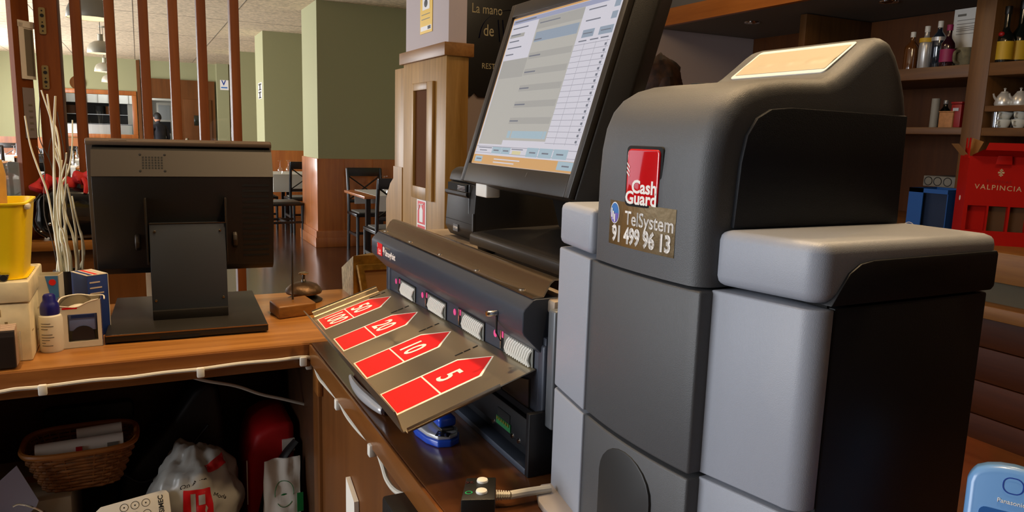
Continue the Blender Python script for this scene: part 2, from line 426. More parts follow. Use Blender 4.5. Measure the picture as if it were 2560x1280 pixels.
# ---- warm ceiling spots over the counters (outside the frame, they light the tops)
plain('spot_ring', '#c8c4ba', .35, metal=.5); emit('spot_glow', '#ffcf8a', 12.0)
SPOTS = [(.60, .50, 'over the coin machine', 80), (.62, 1.25, 'over the note machine', 50), (-.05, 1.55, 'over the oak counter', 50)]
for sx_, sy_, where, pw_ in SPOTS:
    o = thing('ceiling_spot', 'round warm ceiling spot ' + where, 'light', (sx_, sy_, CEIL), 0, 'warm ceiling spots')
    MB().lathe([(.052, -.004), (.066, -.006), (.068, 0), (.05, 0), (.05, .0)], (sx_, sy_, CEIL), 24).build('ring', 'spot_ring', o)
    MB().lathe([(0, -.002), (.05, -.002), (.05, 0), (0, 0)], (sx_, sy_, CEIL), 20).build('lens', 'spot_glow', o)
    ld = bpy.data.lights.new('spot_lamp', 'SPOT'); ld.energy = pw_; ld.color = (1.0, .70, .38); ld.spot_size = math.radians(110); ld.spot_blend = .7; ld.shadow_soft_size = .06
    lo = bpy.data.objects.new('spot_lamp', ld); link(lo, o); lo.location = (0, 0, -.02)
# opal bowl lamps added over the bar aisle to warm the ceiling and machine tops
emit('added_opal_glow', '#ffd79c', 3.0)
for bx_, by_, where, pw_ in ((1.75, .9, 'over the bar aisle beside the machines', 18), (2.3, 3.1, 'over the bar aisle near the lilac wall', 8)):
    o = thing('added_bowl_lamp', 'added warm opal ceiling bowl lamp ' + where, 'lamp', (bx_, by_, CEIL), 0, 'added opal bowl lamps')
    MB().lathe([(0, -.02), (.17, -.02), (.175, -.01), (.17, 0), (0, 0)], (bx_, by_, CEIL), 28).build('plate', 'spot_ring', o)
    MB().lathe([(.155, -.021), (.15, -.05), (.12, -.08), (.06, -.098), (0, -.102)], (bx_, by_, CEIL), 28).build('opal_bowl', 'added_opal_glow', o)
    ld = bpy.data.lights.new('added_bowl_fill', 'POINT'); ld.energy = pw_; ld.color = (1.0, .74, .44); ld.shadow_soft_size = .12
    lo = bpy.data.objects.new('added_bowl_fill', ld); link(lo, o); lo.location = (0, 0, -.28)

# ---------------------------------------------------------------- bar shelf unit: posts and boards are its parts
XF, XK = 3.72, 4.33
sh = thing('bar_shelf', 'tall brown wooden bar shelf unit with bottles behind the counter', 'shelf', (XF, 2.4, 1.0))
YE = at_x(1996, 100, XF).y                       # far end of the unit
yp1, yp0 = at_x(2412, 250, XF).y, at_x(2462, 250, XF).y
ZB1 = at_x(2350, 181, XF).z                      # upper board, mid height of its front edge
ZB2 = at_x(2350, 327, XF).z
TH = 0.062
bx('upright', 'bar_wood_z', sh, XF, XK, YE - 0.05, YE, 1.0, 2.195, bevel=0.003)
bx('upright', 'bar_wood_z', sh, XF, XK, yp0, yp1, 1.0, 2.195, bevel=0.003)
bx('upright', 'bar_wood_z', sh, XF, XK, 0.2, 0.28, 1.0, 2.195, bevel=0.003)
bx('shelf_board', 'bar_wood', sh, XF + 0.002, XK, yp1, YE - 0.05, ZB1 - TH / 2, ZB1 + TH / 2, bevel=0.002)
bx('shelf_board', 'bar_wood', sh, XF + 0.002, XK, yp1, YE - 0.05, ZB2 - 0.018, ZB2 + 0.018, bevel=0.002)
bx('shelf_board', 'bar_wood', sh, XF + 0.002, XK, 0.28, yp0, ZB1 - TH / 2, ZB1 + TH / 2, bevel=0.002)
ZB3 = at_x(2510, 271, XF + 0.006).z
ZB4 = at_x(2510, 331, XF + 0.1).z
bx('shelf_board', 'bar_wood', sh, XF + 0.006, XK, 0.28, yp0, ZB3 - 0.014, ZB3 + 0.014, bevel=0.002)
bx('shelf_board', 'bar_wood', sh, XF + 0.002, XK, 0.28, yp0, ZB4 - 0.02, ZB4 + 0.02, bevel=0.002)
bx('back_panel', 'bar_back', sh, XK - 0.02, XK + 0.01, 0.2, YE, 1.0, 2.195)

# ---------------------------------------------------------------- bottles and what else stands on the boards
plain('glass_clear', '#8a7a66', 0.08, trans=0.0, spec=0.8)
plain('glass_dark', '#0d1410', 0.08, spec=0.8, coat=1.0)
plain('glass_blue', '#16222e', 0.08, spec=0.8, coat=1.0)
plain('glass_wine', '#2a0d18', 0.1, spec=0.8, coat=1.0)
plain('glass_amber', '#5c3413', 0.08, spec=0.8, coat=1.0)
plain('label_yellow', '#c9a021', 0.6)
plain('label_silver', '#b9b7b4', 0.3, metal=0.5)
plain('label_pink', '#8e1c4e', 0.55)
plain('cap_red', '#a01a18', 0.4)
plain('cap_white', '#d9d6cc', 0.4)
plain('cap_dark', '#15120f', 0.4)
def bottle(label, x, y, z, h, r, gm, capm, labm, l0=0.18, l1=0.5, neck=0.36, sh_=0.62, group=None, square=False):
    o = thing('bottle', label, 'bottle', (x, y, z), 0, group)
    n = 18
    rn = r * neck
    MB().lathe([(0, 0), (r * .92, 0), (r, h * .02), (r, h * (sh_ - .08)), (r * .93, h * sh_), (rn * 1.25, h * (sh_ + .12)), (rn, h * (sh_ + .18)), (rn, h * .9), (0, h * .9)], (x, y, z), n).build('glass_body', gm, o)
    MB().lathe([(0, h * .86), (rn * 1.18, h * .86), (rn * 1.18, h), (0, h)], (x, y, z), 14).build('cap', capm, o, bevel=0.001)
    if labm: MB().lathe([(r * .9, h * l0), (r * 1.015, h * l0), (r * 1.015, h * l1), (r * .9, h * l1)], (x, y, z), n).build('paper_label', labm, o)
    return o
zt = ZB1 + TH / 2
def on_board(px, dx, z, py=160): return at_x(px, py, XF + dx).y
bottle('clear amber liquor bottle on the upper bar board beside the silver bottle', XF + .10, on_board(2276, .10, zt), zt, 0.205, .038, 'glass_amber', 'cap_white', None, neck=.3)
bottle('slim silver liquor bottle with a white cap on the upper bar board', XF + .09, on_board(2310, .09, zt), zt, 0.225, .034, 'label_silver', 'cap_white', 'label_yellow', .62, .72, neck=.34, sh_=.62)
bottle('dark blue gin bottle with a white cap on the upper bar board', XF + .10, on_board(2341, .10, zt), zt, 0.245, .037, 'glass_blue', 'cap_white', 'label_silver', .58, .66, neck=.3, sh_=.66)
bottle('dark wine coloured bottle with a magenta label on the upper bar board', XF + .07, on_board(2365, .07, zt), zt, 0.215, .035, 'glass_wine', 'label_pink', 'label_pink', .12, .42, neck=.36, sh_=.56)
bottle('dark brandy bottle with yellow label and red neck seal on the shelf board', XF + .08, on_board(2505, .08, zt), zt, 0.27, .042, 'glass_dark', 'cap_dark', 'label_yellow', .06, .38, neck=.32, sh_=.46)
bottle('dark brandy bottle with yellow label and yellow neck band on the shelf board', XF + .15, on_board(2541, .15, zt), zt, 0.30, .042, 'glass_dark', 'cap_dark', 'label_yellow', .06, .36, neck=.32, sh_=.46)
y_ = on_board(2505, .08, zt)
MB().ball((XF + .08 - .034, y_, zt + .137), (.012, .014, .012)).build('seal', 'cap_red', bpy.data.objects['bottle.004'])
y_ = on_board(2541, .15, zt)
MB().lathe([(.024, .16), (.031, .145), (.035, .14), (.03, .13)], (XF + .15, y_, zt), 16).build('neck_band', 'label_yellow', bpy.data.objects['bottle.005'])
# stone mortar with a spray of dry leaves, and the printed note pinned above it
plain('stone', '#6b6248', 0.8, bump=.4, bscale=60, var=.3, vscale=40)
yb_ = on_board(2404, .12, zt)
o = thing('clay_mug', 'mottled grey-green stoneware mug beside the magenta label bottle', 'mug', (XF + .14, yb_, zt))
MB().lathe([(0, 0), (.045, 0), (.05, .02), (.052, .09), (.05, .098), (.046, .09), (.044, .015), (0, .012)], (XF + .14, yb_, zt), 20).build('body', 'stone', o)
MB().tube(smooth_path([(XF + .092, yb_, zt + .08), (XF + .062, yb_ + .004, zt + .072), (XF + .062, yb_ + .004, zt + .03), (XF + .092, yb_, zt + .018)], 4), .008, 8).build('handle', 'stone', o)
nx = XF + .21
n0, n1 = at_x(2388, 25, nx), at_x(2438, 112, nx)
o = thing('printed_note', 'white printed sheet on a board pinned above the shelf bottles', 'note', (nx, (n0.y + n1.y) / 2, n1.z))
bx('sheet', 'paper', o, nx, nx + .004, n1.y, n0.y, n1.z - .02, n0.z)
m = MB()
for k, (a, b) in enumerate(((.86, .80), (.70, .685), (.60, .585), (.52, .505), (.47, .455), (.42, .405), (.33, .315))):
    z1_, z0_ = n1.z + (n0.z - n1.z) * a, n1.z + (n0.z - n1.z) * b
    w_ = (n0.y - n1.y); e = (.5 if k == 0 else .12)
    m.box(nx - .0006, nx, n1.y + w_ * (e if k != 1 else .08), n0.y - w_ * .15, z0_, z1_)
m.build('printed_lines', 'grey_print', o)
# lower left bay: paper roll, cork box, red tin, black gas cartridge
z2 = ZB2 + .018
def lowy(px, dx): return at_x(px, 300, XF + dx).y
plain('roll_grey', '#8d8a80', 0.6); plain('cork', '#b07b4c', 0.7, var=.15, vscale=60); plain('red_tin', '#8e1614', 0.45)
y = lowy(2335, .12)
o = thing('paper_tube', 'tall grey paper tube standing on the lower bar board', 'tube', (XF + .12, y, z2))
MB().lathe([(0, 0), (.021, 0), (.021, .155), (.017, .155), (.017, .14), (0, .14)], (XF + .12, y, z2), 18).build('tube', 'roll_grey', o)
o = thing('wooden_box', 'small light wooden box on the lower bar board', 'box', (XF + .10, lowy(2363, .10), z2))
y0, y1 = lowy(2381, .05), lowy(2346, .05)
bx('box_body', 'cork', o, XF + .05, XF + .14, y0, y1, z2, z2 + .078, bevel=.003); bx('box_lid', 'cork', o, XF + .048, XF + .142, y0 - .002, y1 + .002, z2 + .0785, z2 + .085, bevel=.002)
bottle('small black bottle with a metal cap behind the light wooden box', XF + .20, lowy(2360, .20), z2, .15, .03, 'glass_dark', 'label_silver', None)
o = thing('tin_canister', 'red metal tin with a silver tag on the lower bar board', 'tin', (XF + .11, lowy(2401, .11), z2))
y = lowy(2401, .11)
bx('tin_body', 'red_tin', o, XF + .06, XF + .15, y - .03, y + .026, z2, z2 + .12, bevel=.006); bx('tin_lid', 'red_tin', o, XF + .058, XF + .152, y - .032, y + .028, z2 + .1205, z2 + .132, bevel=.004)
bx('tag', 'label_silver', o, XF + .056, XF + .06, y - .018, y + .012, z2 + .085, z2 + .10)
# teapots and stacked cups in the right bay
plain('pot_steel', '#d6d4cc', .3, metal=.45)
def teapot(px, lab):
    dx = .06 if px < 2520 else .07; y = at_x(px, 262, XF + dx).y; z = ZB3 + .014
    o = thing('teapot', lab, 'teapot', (XF + dx, y, z), 0, 'steel teapots')
    c = (XF + dx, y, z)
    MB().lathe([(0, 0), (.036, 0), (.04, .01), (.034, .04), (.022, .058), (.018, .062), (0, .062)], c, 20).build('body', 'pot_steel', o)
    MB().lathe([(.019, .062), (.016, .068), (.004, .072), (.004, .078), (.007, .084), (0, .088)], c, 16).build('lid', 'pot_steel', o)
    MB().tube(smooth_path([(c[0] - .026, c[1] + .015, z + .025), (c[0] - .040, c[1] + .022, z + .04), (c[0] - .046, c[1] + .026, z + .058)], 4), [.008, .007, .006, .006, .005, .005, .004, .004, .004][:9], 8).build('spout', 'pot_steel', o)
    MB().tube(smooth_path([(c[0] + .022, c[1] - .016, z + .045), (c[0] + .045, c[1] - .03, z + .045), (c[0] + .045, c[1] - .03, z + .02), (c[0] + .03, c[1] - .02, z + .012)], 4), .004, 8).build('handle', 'pot_steel', o)
teapot(2508, 'small steel teapot on the narrow bar board, next to the upright'); teapot(2548, 'small steel teapot on the narrow bar board, further from the upright')
plain('porcelain', '#d6d6ca', 0.25, coat=.5)
z4 = ZB4 + .02
k = 0
for px in (2507, 2546):
    y = at_x(px, 320, XF + .06).y
    for j in range(2):
        o = thing('coffee_cup', (('white porcelain cup at the bottom of the pair ' if j == 0 else 'white porcelain cup tilted on top of the pair ') + ('beside the glass tumblers' if px < 2520 else 'farther from the glass tumblers')), 'cup', (XF + .06, y, z4 + .038 * j), 0, 'stacked coffee cups')
        M = Matrix.Translation((XF + .06, y, z4 + .039 * j)) @ Matrix.Rotation(math.radians(0 if j == 0 else 9), 4, 'X')
        MB().lathe([(0, 0), (.018, 0), (.022, .004), (.032, .028), (.034, .04), (.032, .04), (.029, .027), (.016, .006), (0, .005)], n=20, M=M).build('bowl', 'porcelain', o)
        MB().tube(smooth_path([M @ Vector((-.03, 0, .032)), M @ Vector((-.048, 0, .03)), M @ Vector((-.046, 0, .014)), M @ Vector((-.024, 0, .010))], 4), .0035, 8).build('handle', 'porcelain', o)
thin_glass('glassware', extra=.12)
for px, dx_ in ((2489, .036), (2527, .13)):
    y = at_x(px, 318, XF + dx_).y
    o = MB().lathe([(0, 0), (.020, 0), (.023, .002), (.026, .075), (.0245, .075), (.021, .006), (0, .006)], (XF + dx_, y, z4), 18).build('tumbler', 'glassware', None)
    tag(o, ('clear glass tumbler between the shelf upright and the stacked cups' if px < 2500 else 'clear glass tumbler standing behind the stacked white cups'), 'glass', 'tumblers beside the cups')

# ---------------------------------------------------------------- back counter: ledges and drawer fronts
bc = thing('back_counter', 'brown wooden back counter with two ledges under the wine crate', 'counter', (3.4, 1.8, 0))
wood('ledge_wood', '#7d5126', '#a8743a', 'y', 0.4, 8)
plain('plaster_gap', '#6d6450', 0.85, bump=.2, bscale=30)
zb = 1.0
e1 = at_x(2500, 708, 3.03).z; e2 = at_x(2500, 768, 3.05).z; e3 = at_x(2500, 806, 3.02).z
bx('worktop', 'ledge_wood', bc, 3.03, 4.33, -2.0, YE + .6, e1, zb, bevel=.004)
bx('recess', 'plaster_gap', bc, 3.11, 3.15, -2.0, YE + .6, e2, e1)
bx('lower_ledge', 'ledge_wood', bc, 3.02, 3.4, -2.0, YE + .6, e3, e2, bevel=.004)
zz = e3
for i in range(5):
    z0_ = max(0.02, zz - .145)
    if zz - z0_ < .03: break
    bx('front_board', 'board_dark', bc, 3.12, 3.15, -2.0, YE + .6, z0_ + .004, zz, bevel=.003); zz = z0_
bx('carcass', 'panel_dark', bc, 3.15, 4.33, -2.0, YE + .6, 0, e3)

# ---------------------------------------------------------------- the red wine carton
plain('carton_red', '#b81408', 0.55, bump=.1, bscale=40, spec=.2); plain('carton_inside', '#a8763c', 0.8); plain('gold_print', '#d9b98a', 0.5); plain('dark_red', '#8e120c', 0.6)
plain('cell_brown', '#5c3f22', .8)
WA = math.radians(44); WC = Vector((3.135, 1.958, zb)); WW, WD, WH = .236, .17, .372
o = thing('wine_carton', 'open red cardboard wine carton with gold lettering on the back counter', 'carton', tuple(WC), WA - PI / 2)
# local: x along the front to the right, y into the carton, z up
wz0, wz1 = .060, .165
ws = [(.012, .083), (.090, .160), (.168, .230)]
def wb_(name, mat, *b): return MB().box(*b).build(name, mat, o, local=True)
f = MB(); f.box(0, WW, 0, .003, 0, wz0); f.box(0, WW, 0, .003, wz1, WH)
prev = 0
for a_, b_ in ws: f.box(prev, a_, 0, .003, wz0, wz1); prev = b_
f.box(prev, WW, 0, .003, wz0, wz1)
f.build('front_wall', 'carton_red', o, local=True)
for k, (a_, b_) in enumerate(ws):
    wb_('bottle_cell', 'carton_red' if k == 0 else 'cell_brown', a_ - .003, b_ + .003, .03, .033, wz0 - .01, wz1 + .02)
    wb_('cell_cheek', 'carton_red', b_ + .001, b_ + .004, .003, .03, wz0 - .01, wz1 + .02)
wb_('side_wall', 'carton_red', -.003, 0, 0, WD, 0, WH)
wb_('side_wall', 'carton_red', WW, WW + .003, 0, WD, 0, WH)
wb_('back_wall', 'carton_red', 0, WW, WD, WD + .003, 0, WH)
wb_('bottom', 'carton_inside', 0, WW, .003, WD, 0, .003)
lf = MB(); P0 = [(.004, 0, WH), (WW, 0, WH), (WW, -.075, WH + .028), (.035, -.075, WH + .028)]
lf.face(P0); lf.face([(p[0], p[1] + .002, p[2] + .003) for p in P0][::-1])
lf.build('lid_flap', 'carton_red', o, local=True)
MB().prism([(.035, WH + .026), (WW, WH + .026), (WW, WH + .056), (.045, WH + .056)], 'y', -.078, -.075).build('lid_lip', 'carton_red', o, local=True)
MB().prism([(.090, WH - .032), (.150, WH - .032), (.146, WH + .004), (.096, WH + .004)], 'y', -.020, -.017).build('tuck_tab', 'carton_red', o, bevel=.001, local=True)
MB().prism([(0.0, WH - .002), (.03, WH - .002), (.055, WH + .06), (.012, WH + .075)], 'y', .06, .063).build('inner_flap', 'carton_inside', o, local=True)
sf = MB(); sf.face([(-.002, .02, WH), (-.002, WD, WH), (-.045, WD, WH + .05), (-.04, .05, WH + .05)]); sf.build('side_flap', 'carton_inside', o, local=True)
fk = MB(); fk.prism([(.004, WH - .01), (.080, WH - .01), (.082, WH + .075), (.064, WH + .075), (.058, WH + .035), (.046, WH + .026), (.034, WH + .035), (.026, WH + .075), (.008, WH + .075)], 'x', -.006, -.003)
fk.build('forked_flap', 'carton_red', o, local=True)
MW_ = MW[o.name]
text('lettering', 'VALPINCIA', 'gold_print', o, MW_ @ frame_of((.114, -.0008, .242), (1, 0, -.03), (0, 0, 1)), .0300, spacing=1.2)
text('lettering', 'BODEGAS', 'dark_red', o, MW_ @ frame_of((.114, -.0008, .268), (1, 0, -.03), (0, 0, 1)), .017, spacing=1.3)
MB().box(.116, .121, -.001, 0, .290, .322).box(.107, .130, -.001, 0, .303, .310).box(.111, .126, -.001, 0, .294, .299).box(.112, .125, -.001, 0, .314, .318).build('emblem', 'gold_print', o, local=True)
MB().lathe([(0, 0), (.011, 0), (.011, .001), (0, .001)], n=14, M=frame_of((-.0032, .085, .19), (0, -1, 0), (0, 0, 1))).build('sticker_dot', 'paper', o, local=True)

# blue crate and the socket strip behind it
plain('blue_box', '#0d4f9a', 0.5); plain('blue_dark', '#0a2140', 0.6)
bl, br = at_x(2268, 520, 3.3).y, at_x(2365, 520, 3.3).y
zc_ = at_x(2300, 470, 3.3).z
o = thing('storage_crate', 'blue plastic crate on the back counter beside the red carton', 'crate', (3.4, (bl + br) / 2, zb))
m = MB(); m.box(3.30, 3.305, br + (bl - br) * .62, bl, zb, zc_); m.box(3.30, 3.305, br, bl, zc_ - .02, zc_); m.box(3.30, 3.305, br, bl, zb, zb + .03); m.box(3.305, 3.5, bl - .004, bl, zb, zc_); m.box(3.5, 3.504, br, bl, zb, zc_); m.box(3.305, 3.5, br, br + .004, zb, zc_)
m.build('body', 'blue_box', o)
bx('inner', 'blue_dark', o, 3.33, 3.34, br + .01, bl - .01, zb, zc_ - .02)
MB().tube([(3.299, bl - .02 - .03 * math.cos(a), zb + .015 + .03 * math.sin(a)) for a in [i * PI / 8 for i in range(9)]], .002, 6).build('ring_print', 'paper', o)
y1, y0 = at_x(2308, 450, 4.0).y, at_x(2375, 450, 4.0).y
sx = 4.0
z1, z0 = at_x(2340, 440, sx).z, at_x(2340, 467, sx).z
o = thing('socket_strip', 'grey power socket strip fixed below the bar shelf', 'socket', (sx, (y0 + y1) / 2, z0))
bx('housing', 'roll_grey', o, sx, sx + .33, y0 - .1, y1, z0, z1, bevel=.004)
for t_ in (.2, .55, .92):
    y = y1 - (y1 - y0) * t_
    MB().lathe([(.0, -.004), (.02, -.004), (.021, 0), (.025, .001), (.025, -.001)], n=16, M=frame_of((sx - .001, y, (z0 + z1) / 2), (0, -1, 0), (0, 0, 1))).build('socket', 'cap_dark', o)
bx('bracket', 'bar_wood', o, sx + .3, XK - .02, y0 - .1, y1, zb, z1)

# ---------------------------------------------------------------- downlights in the soffit
plain('lamp_glow', '#fff2d8', .3)
emit('bulb', '#ffdfae', 6.0)
for px, py, lab in ((1880, 55, 'chrome soffit downlight nearer the lilac bar wall'), (2222, 3, 'chrome soffit downlight nearer the bottle shelf upright')):
    p = at_z(px, py, 2.2)
    o = thing('soffit_downlight', lab, 'light', (p.x, p.y, 2.2), 0, 'soffit downlights')
    MB().lathe([(.035, -.004), (.05, -.006), (.052, 0), (.04, .001)], (p.x, p.y, 2.199), 20).build('ring', 'chrome', o)
    MB().lathe([(0, -.012), (.02, -.01), (.034, -.001), (0, 0)], (p.x, p.y, 2.199), 16).build('lamp', 'chrome', o)
# fern-like dry plant and odd bar things in front of the lilac wall, standing on the back counter
plain('dry_leaf', '#5a3714', .9, var=.5, vscale=30)
pc = at_y(1690, 150, 2.6)

# ================================================================ COUNTERS
YL = 1.322                                     # front edge of the left counter
XR = 0.262                                     # front edge of the right counter
lc = thing('service_counter', 'oak service counter with an open shelf full of bags below', 'counter', (-.1, 1.54, 0))
bx('worktop', 'oak_x', lc, -.62, .98, YL, 1.765, .978, ZC, bevel=.003)
bx('edge_band', 'fascia', lc, -.62, XR - .002, YL - .004, YL, .976, ZC - .002, bevel=.001)
bx('back_board', 'panel_dark', lc, -.62, .98, 1.735, 1.76, 0.0, .978)
bx('end_board', 'panel_dark', lc, .274, .292, YL + .022, 1.735, 0, .978)
bx('end_board', 'panel_dark', lc, -.62, -.59, YL + .02, 1.735, 0, .978)
bx('shelf', 'panel_dark', lc, -.59, .27, YL + .02, 1.735, .53, .55)
bx('shelf', 'panel_dark', lc, -.59, .27, YL + .02, 1.735, .08, .10)

rc = thing('cabinet_counter', 'dark topped cabinet counter that carries the cash machines', 'counter', (.6, .5, 0))
bx('worktop', 'counter_dark', rc, XR, .98, -1.2, YL - .001, .982, ZC, bevel=.003)
bx('edge_band', 'oak_y', rc, XR - .004, XR, -1.2, YL - .006, .984, ZC - .002, bevel=.001)
bx('front_board', 'panel_side', rc, XR + .012, XR + .03, .745, YL - .03, .10, .982, bevel=.002)
bx('front_board', 'panel_side', rc, XR + .012, XR + .03, -1.2, .735, .10, .982, bevel=.002)
bx('corner_post', 'panel_side', rc, XR + .006, XR + .05, YL - .03, YL + .02, 0, .978, bevel=.003)
bx('carcass', 'panel_dark', rc, XR + .03, .96, -1.2, YL, 0.0, .982)
MB().box(XR + .002, XR + .012, YL - .045, YL - .005, .985 - .055, .985, None).build('corner_bracket', 'oak_y', rc, bevel=.003)

# white cable clipped along the counter edges
def clip(cable, p, ax):
    m = MB()
    if ax == 'x': m.box(p.x - .006, p.x + .006, p.y - .008, p.y + .001, p.z - .013, p.z + .004)
    else: m.box(p.x - .008, p.x + .003, p.y - .006, p.y + .006, p.z - .013, p.z + .004)
    m.build('cable_clip', 'white_plastic', cable, bevel=.002)
cb = thing('edge_cable', 'white cable clipped along the counter edges down to the cabinet corner', 'cable', (0, YL - .01, .98))
pts = [at_y(x, y, YL - .010) for x, y in ((-260, 1016), (-120, 1000), (0, 980), (40, 973), (108, 967), (230, 951), (320, 944), (410, 932), (500, 923), (600, 909), (690, 901), (757, 893))]
pts += [at_x(x, y, XR + .000) for x, y in ((781, 900), (797, 942), (812, 962), (838, 990), (850, 1003), (868, 1040), (900, 1080), (930, 1107), (945, 1130), (957, 1165), (968, 1200), (990, 1228), (1030, 1246))]
MB().tube(smooth_path(pts, 5), .0033, 8).build('cable', 'cable_white', cb)
for x, y in ((107, 966), (501, 923), (757, 896)): clip(cb, at_y(x, y, YL - .009), 'x')
for x, y in ((775, 905), (850, 1003), (935, 1116)): clip(cb, at_x(x, y, XR + .000), 'y')
# thin white cable drooping along the back board under the counter
cb2 = MB().tube(smooth_path([at_y(x, y, 1.46) for x, y in ((470, 940), (515, 952), (590, 965), (650, 985), (705, 997), (770, 1012), (800, 1016))], 5), .0032, 8).build('hanging_cable', 'cable_white')
tag(cb2, 'thin white cable drooping under the oak counter in front of the back board', 'cable')
cb3 = MB().tube(smooth_path([at_y(x, y, 1.66) for x, y in ((490, 945), (520, 975), (545, 1010), (575, 1060), (640, 1100), (690, 1110), (735, 1128), (765, 1150), (775, 1180))], 5), .0045, 8).build('black_cable', 'cable_black')
tag(cb3, 'black cable hanging under the oak counter beside the red rucksack', 'cable')
# black adapter box fixed to the cabinet front and a white trunking end
o = thing('adapter_box', 'black adapter box fixed to the cabinet front below the cable', 'adapter', (.24, .76, .88))
p = at_x(960, 1245, .235)
bx('housing', 'black_plastic', o, .232, XR + .012, p.y - .11, p.y + .0, p.z - .09, p.z + .004, bevel=.004)
p = at_x(880, 1228, XR + .006)
o = MB().prism([(p.y - .028, p.z - .12), (p.y + .03, p.z - .12), (p.y + .03, p.z + .01), (p.y - .02, p.z - .008)], 'x', XR + .004, XR + .011).build('paper_label', 'paper', None)
o.name = 'paper_slip'
tag(o, 'white paper slip stuck on the cabinet front under the cable', 'paper')

# ================================================================ NOTE RECYCLER (wide machine with the steel tray)
NY0, NY1 = .692, 1.296
nr = thing('note_recycler', 'wide dark blue-grey banknote machine with a steel tray of red arrows', 'cash machine', (.55, 1.0, ZC))
# casing: lower box, top plate
plain('lit_top', '#8f8172', 0.5, metal=.2, bump=.1, bscale=900)  # beige of the warm light falling on the top, given as base colour
bx('top_plate', 'lit_top', nr, .40, .86, NY0 - .004, NY1 + .014, 1.206, 1.2215, bevel=.003)
bx('casing', 'steel_blue', nr, .412, .86, NY0, NY1, 1.03, 1.206, bevel=.002)
# plinth rail and lower front
bx('plinth_rail', 'steel_blue', nr, .374, .40, NY0 + .004, NY1, ZC, ZC + .008, bevel=.001)
bx('plinth', 'steel_black', nr, .392, .86, NY0 + .004, NY1, ZC + .001, ZC + .02)
bx('plinth_end', 'steel_black', nr, .374, .41, NY0 - .004, NY0 + .004, ZC, ZC + .075, bevel=.001)
lp = bx('lower_front', 'steel_black', nr, .385, .412, NY0 + .004, NY1 - .01, ZC + .021, 1.078, bevel=.003)
bx('ledge', 'steel_black', nr, .392, .414, NY0 + .02, NY1 - .01, 1.078, 1.086)
p = at_x(1258, 1054, .3845)
bx('port_recess', 'gap_black', lp, .3842, .386, p.y - .018, p.y + .016, p.z + .003, p.z + .014)
plain('pcb_green', '#1f6a3a', .5); plain('pcb_gold', '#8c8a3a', .4, metal=.6)
c = bx('connector', 'pcb_green', lp, .3835, .386, p.y - .021, p.y + .018, p.z - .007, p.z + .003)
m = MB()
for i in range(6): m.box(.3825, .3836, p.y - .018 + i * .006, p.y - .0145 + i * .006, p.z - .001, p.z + .0025)
m.build('contacts', 'pcb_gold', lp)
for px, py in ((1234, 1053), (1281, 1090), (1297, 1103)):
    q = at_x(px, py, .385)
    MB().lathe([(0, .0016), (.0028, .0014), (.0034, 0), (0, 0)], n=12, M=frame_of((.385, q.y, q.z), (0, -1, 0), (0, 0, 1))).build('screw', 'chrome', lp)
# slot panel
SXF = .396
sp = bx('slot_panel', 'steel_blue', nr, SXF, .413, NY0 + .004, NY1 - .004, 1.084, 1.178, bevel=.001)
bx('end_pillar', 'steel_blue', nr, SXF - .003, .412, NY1 - .022, NY1 - .004, 1.075, 1.17, bevel=.005, seg=3)
bx('end_pillar', 'steel_blue', nr, SXF - .003, .412, NY0 + .002, NY0 + .018, 1.04, 1.17, bevel=.004, seg=3)
plain('slot_grey', '#6f716c', .6)
slots = [((1016, 704), (1043, 752)), ((1070, 742), (1123, 790)), ((1155, 785), (1222, 850)), ((1262, 848), (1337, 915))]
dots = [(987, 704), (1054, 743), (1137, 791), (1239, 850)]
sl_y = []
for i, ((xa, ya), (xb, yb)) in enumerate(slots):
    a = at_x(xa, ya, SXF); b = at_x(xb, yb, SXF)
    sl_y.append((a.y, b.y))
# regular pitch from the two well measured ends
ya_, yb_ = at_x(1262, 848, SXF).y, at_x(1336, 900, SXF).y
yf_ = at_x(1003, 700, SXF).y
pitch = (yf_ - ya_) / 3.0
for i in range(4):
    y1 = ya_ + pitch * i; y0 = y1 - (ya_ - yb_)
    zt_, zb_ = 1.160 - .0035 * i, 1.138 - .0035 * i
    s_ = bx('note_slot', 'gap_black', nr, SXF - .0012, SXF + .001, y0, y1 + .012, zb_ - .003, zt_ + .001)
    bx('slot_back', 'slot_grey', s_, SXF - .0022, SXF - .0008, y0, y1 - .002, zb_ - .003, zt_ - .001)
    n = 11
    m = MB()
    for k in range(n):
        y = y0 + .005 + (y1 - y0 - .022) * k / (n - 1)
        m.tube([(SXF - .004, y, zb_ - .001), (SXF - .006, y + .003, zb_ + .006), (SXF - .004, y + .001, zt_ - .007), (SXF - .0015, y - .001, zt_ - .003)], .0019, 6)
    m.build('guide_fingers', 'roller', s_)
    bx('slot_flag', 'pink', s_, SXF - .003, SXF - .001, y1 - .0015, y1 + .0025, zt_ - .008, zt_)
    bx('slot_pin', 'chrome', s_, SXF - .003, SXF - .001, y1 + .005, y1 + .0075, zb_ - .001, zt_)
    MB().lathe([(0, .001), (.0046, .0008), (.005, 0), (0, 0)], n=16, M=frame_of((SXF - .0004, y1 + .026, (zt_ + zb_) / 2 + .002), (0, -1, 0), (0, 0, 1))).build('status_light', 'pink', s_)
# hood
hd = MB().prism([(.412, 1.152), (.397, 1.156), (.371, 1.182), (.369, 1.186), (.369, 1.208), (.371, 1.212), (.381, 1.2215), (.385, 1.2225), (.412, 1.2225)], 'y', NY0 + .010, NY1 + .004).build('hood', 'steel_blue', nr, bevel=.0008, seg=1)
bx('hood_cheek', 'steel_black', hd, .4085, .4125, NY0 + .0098, NY0 + .0101, 1.155, 1.222)
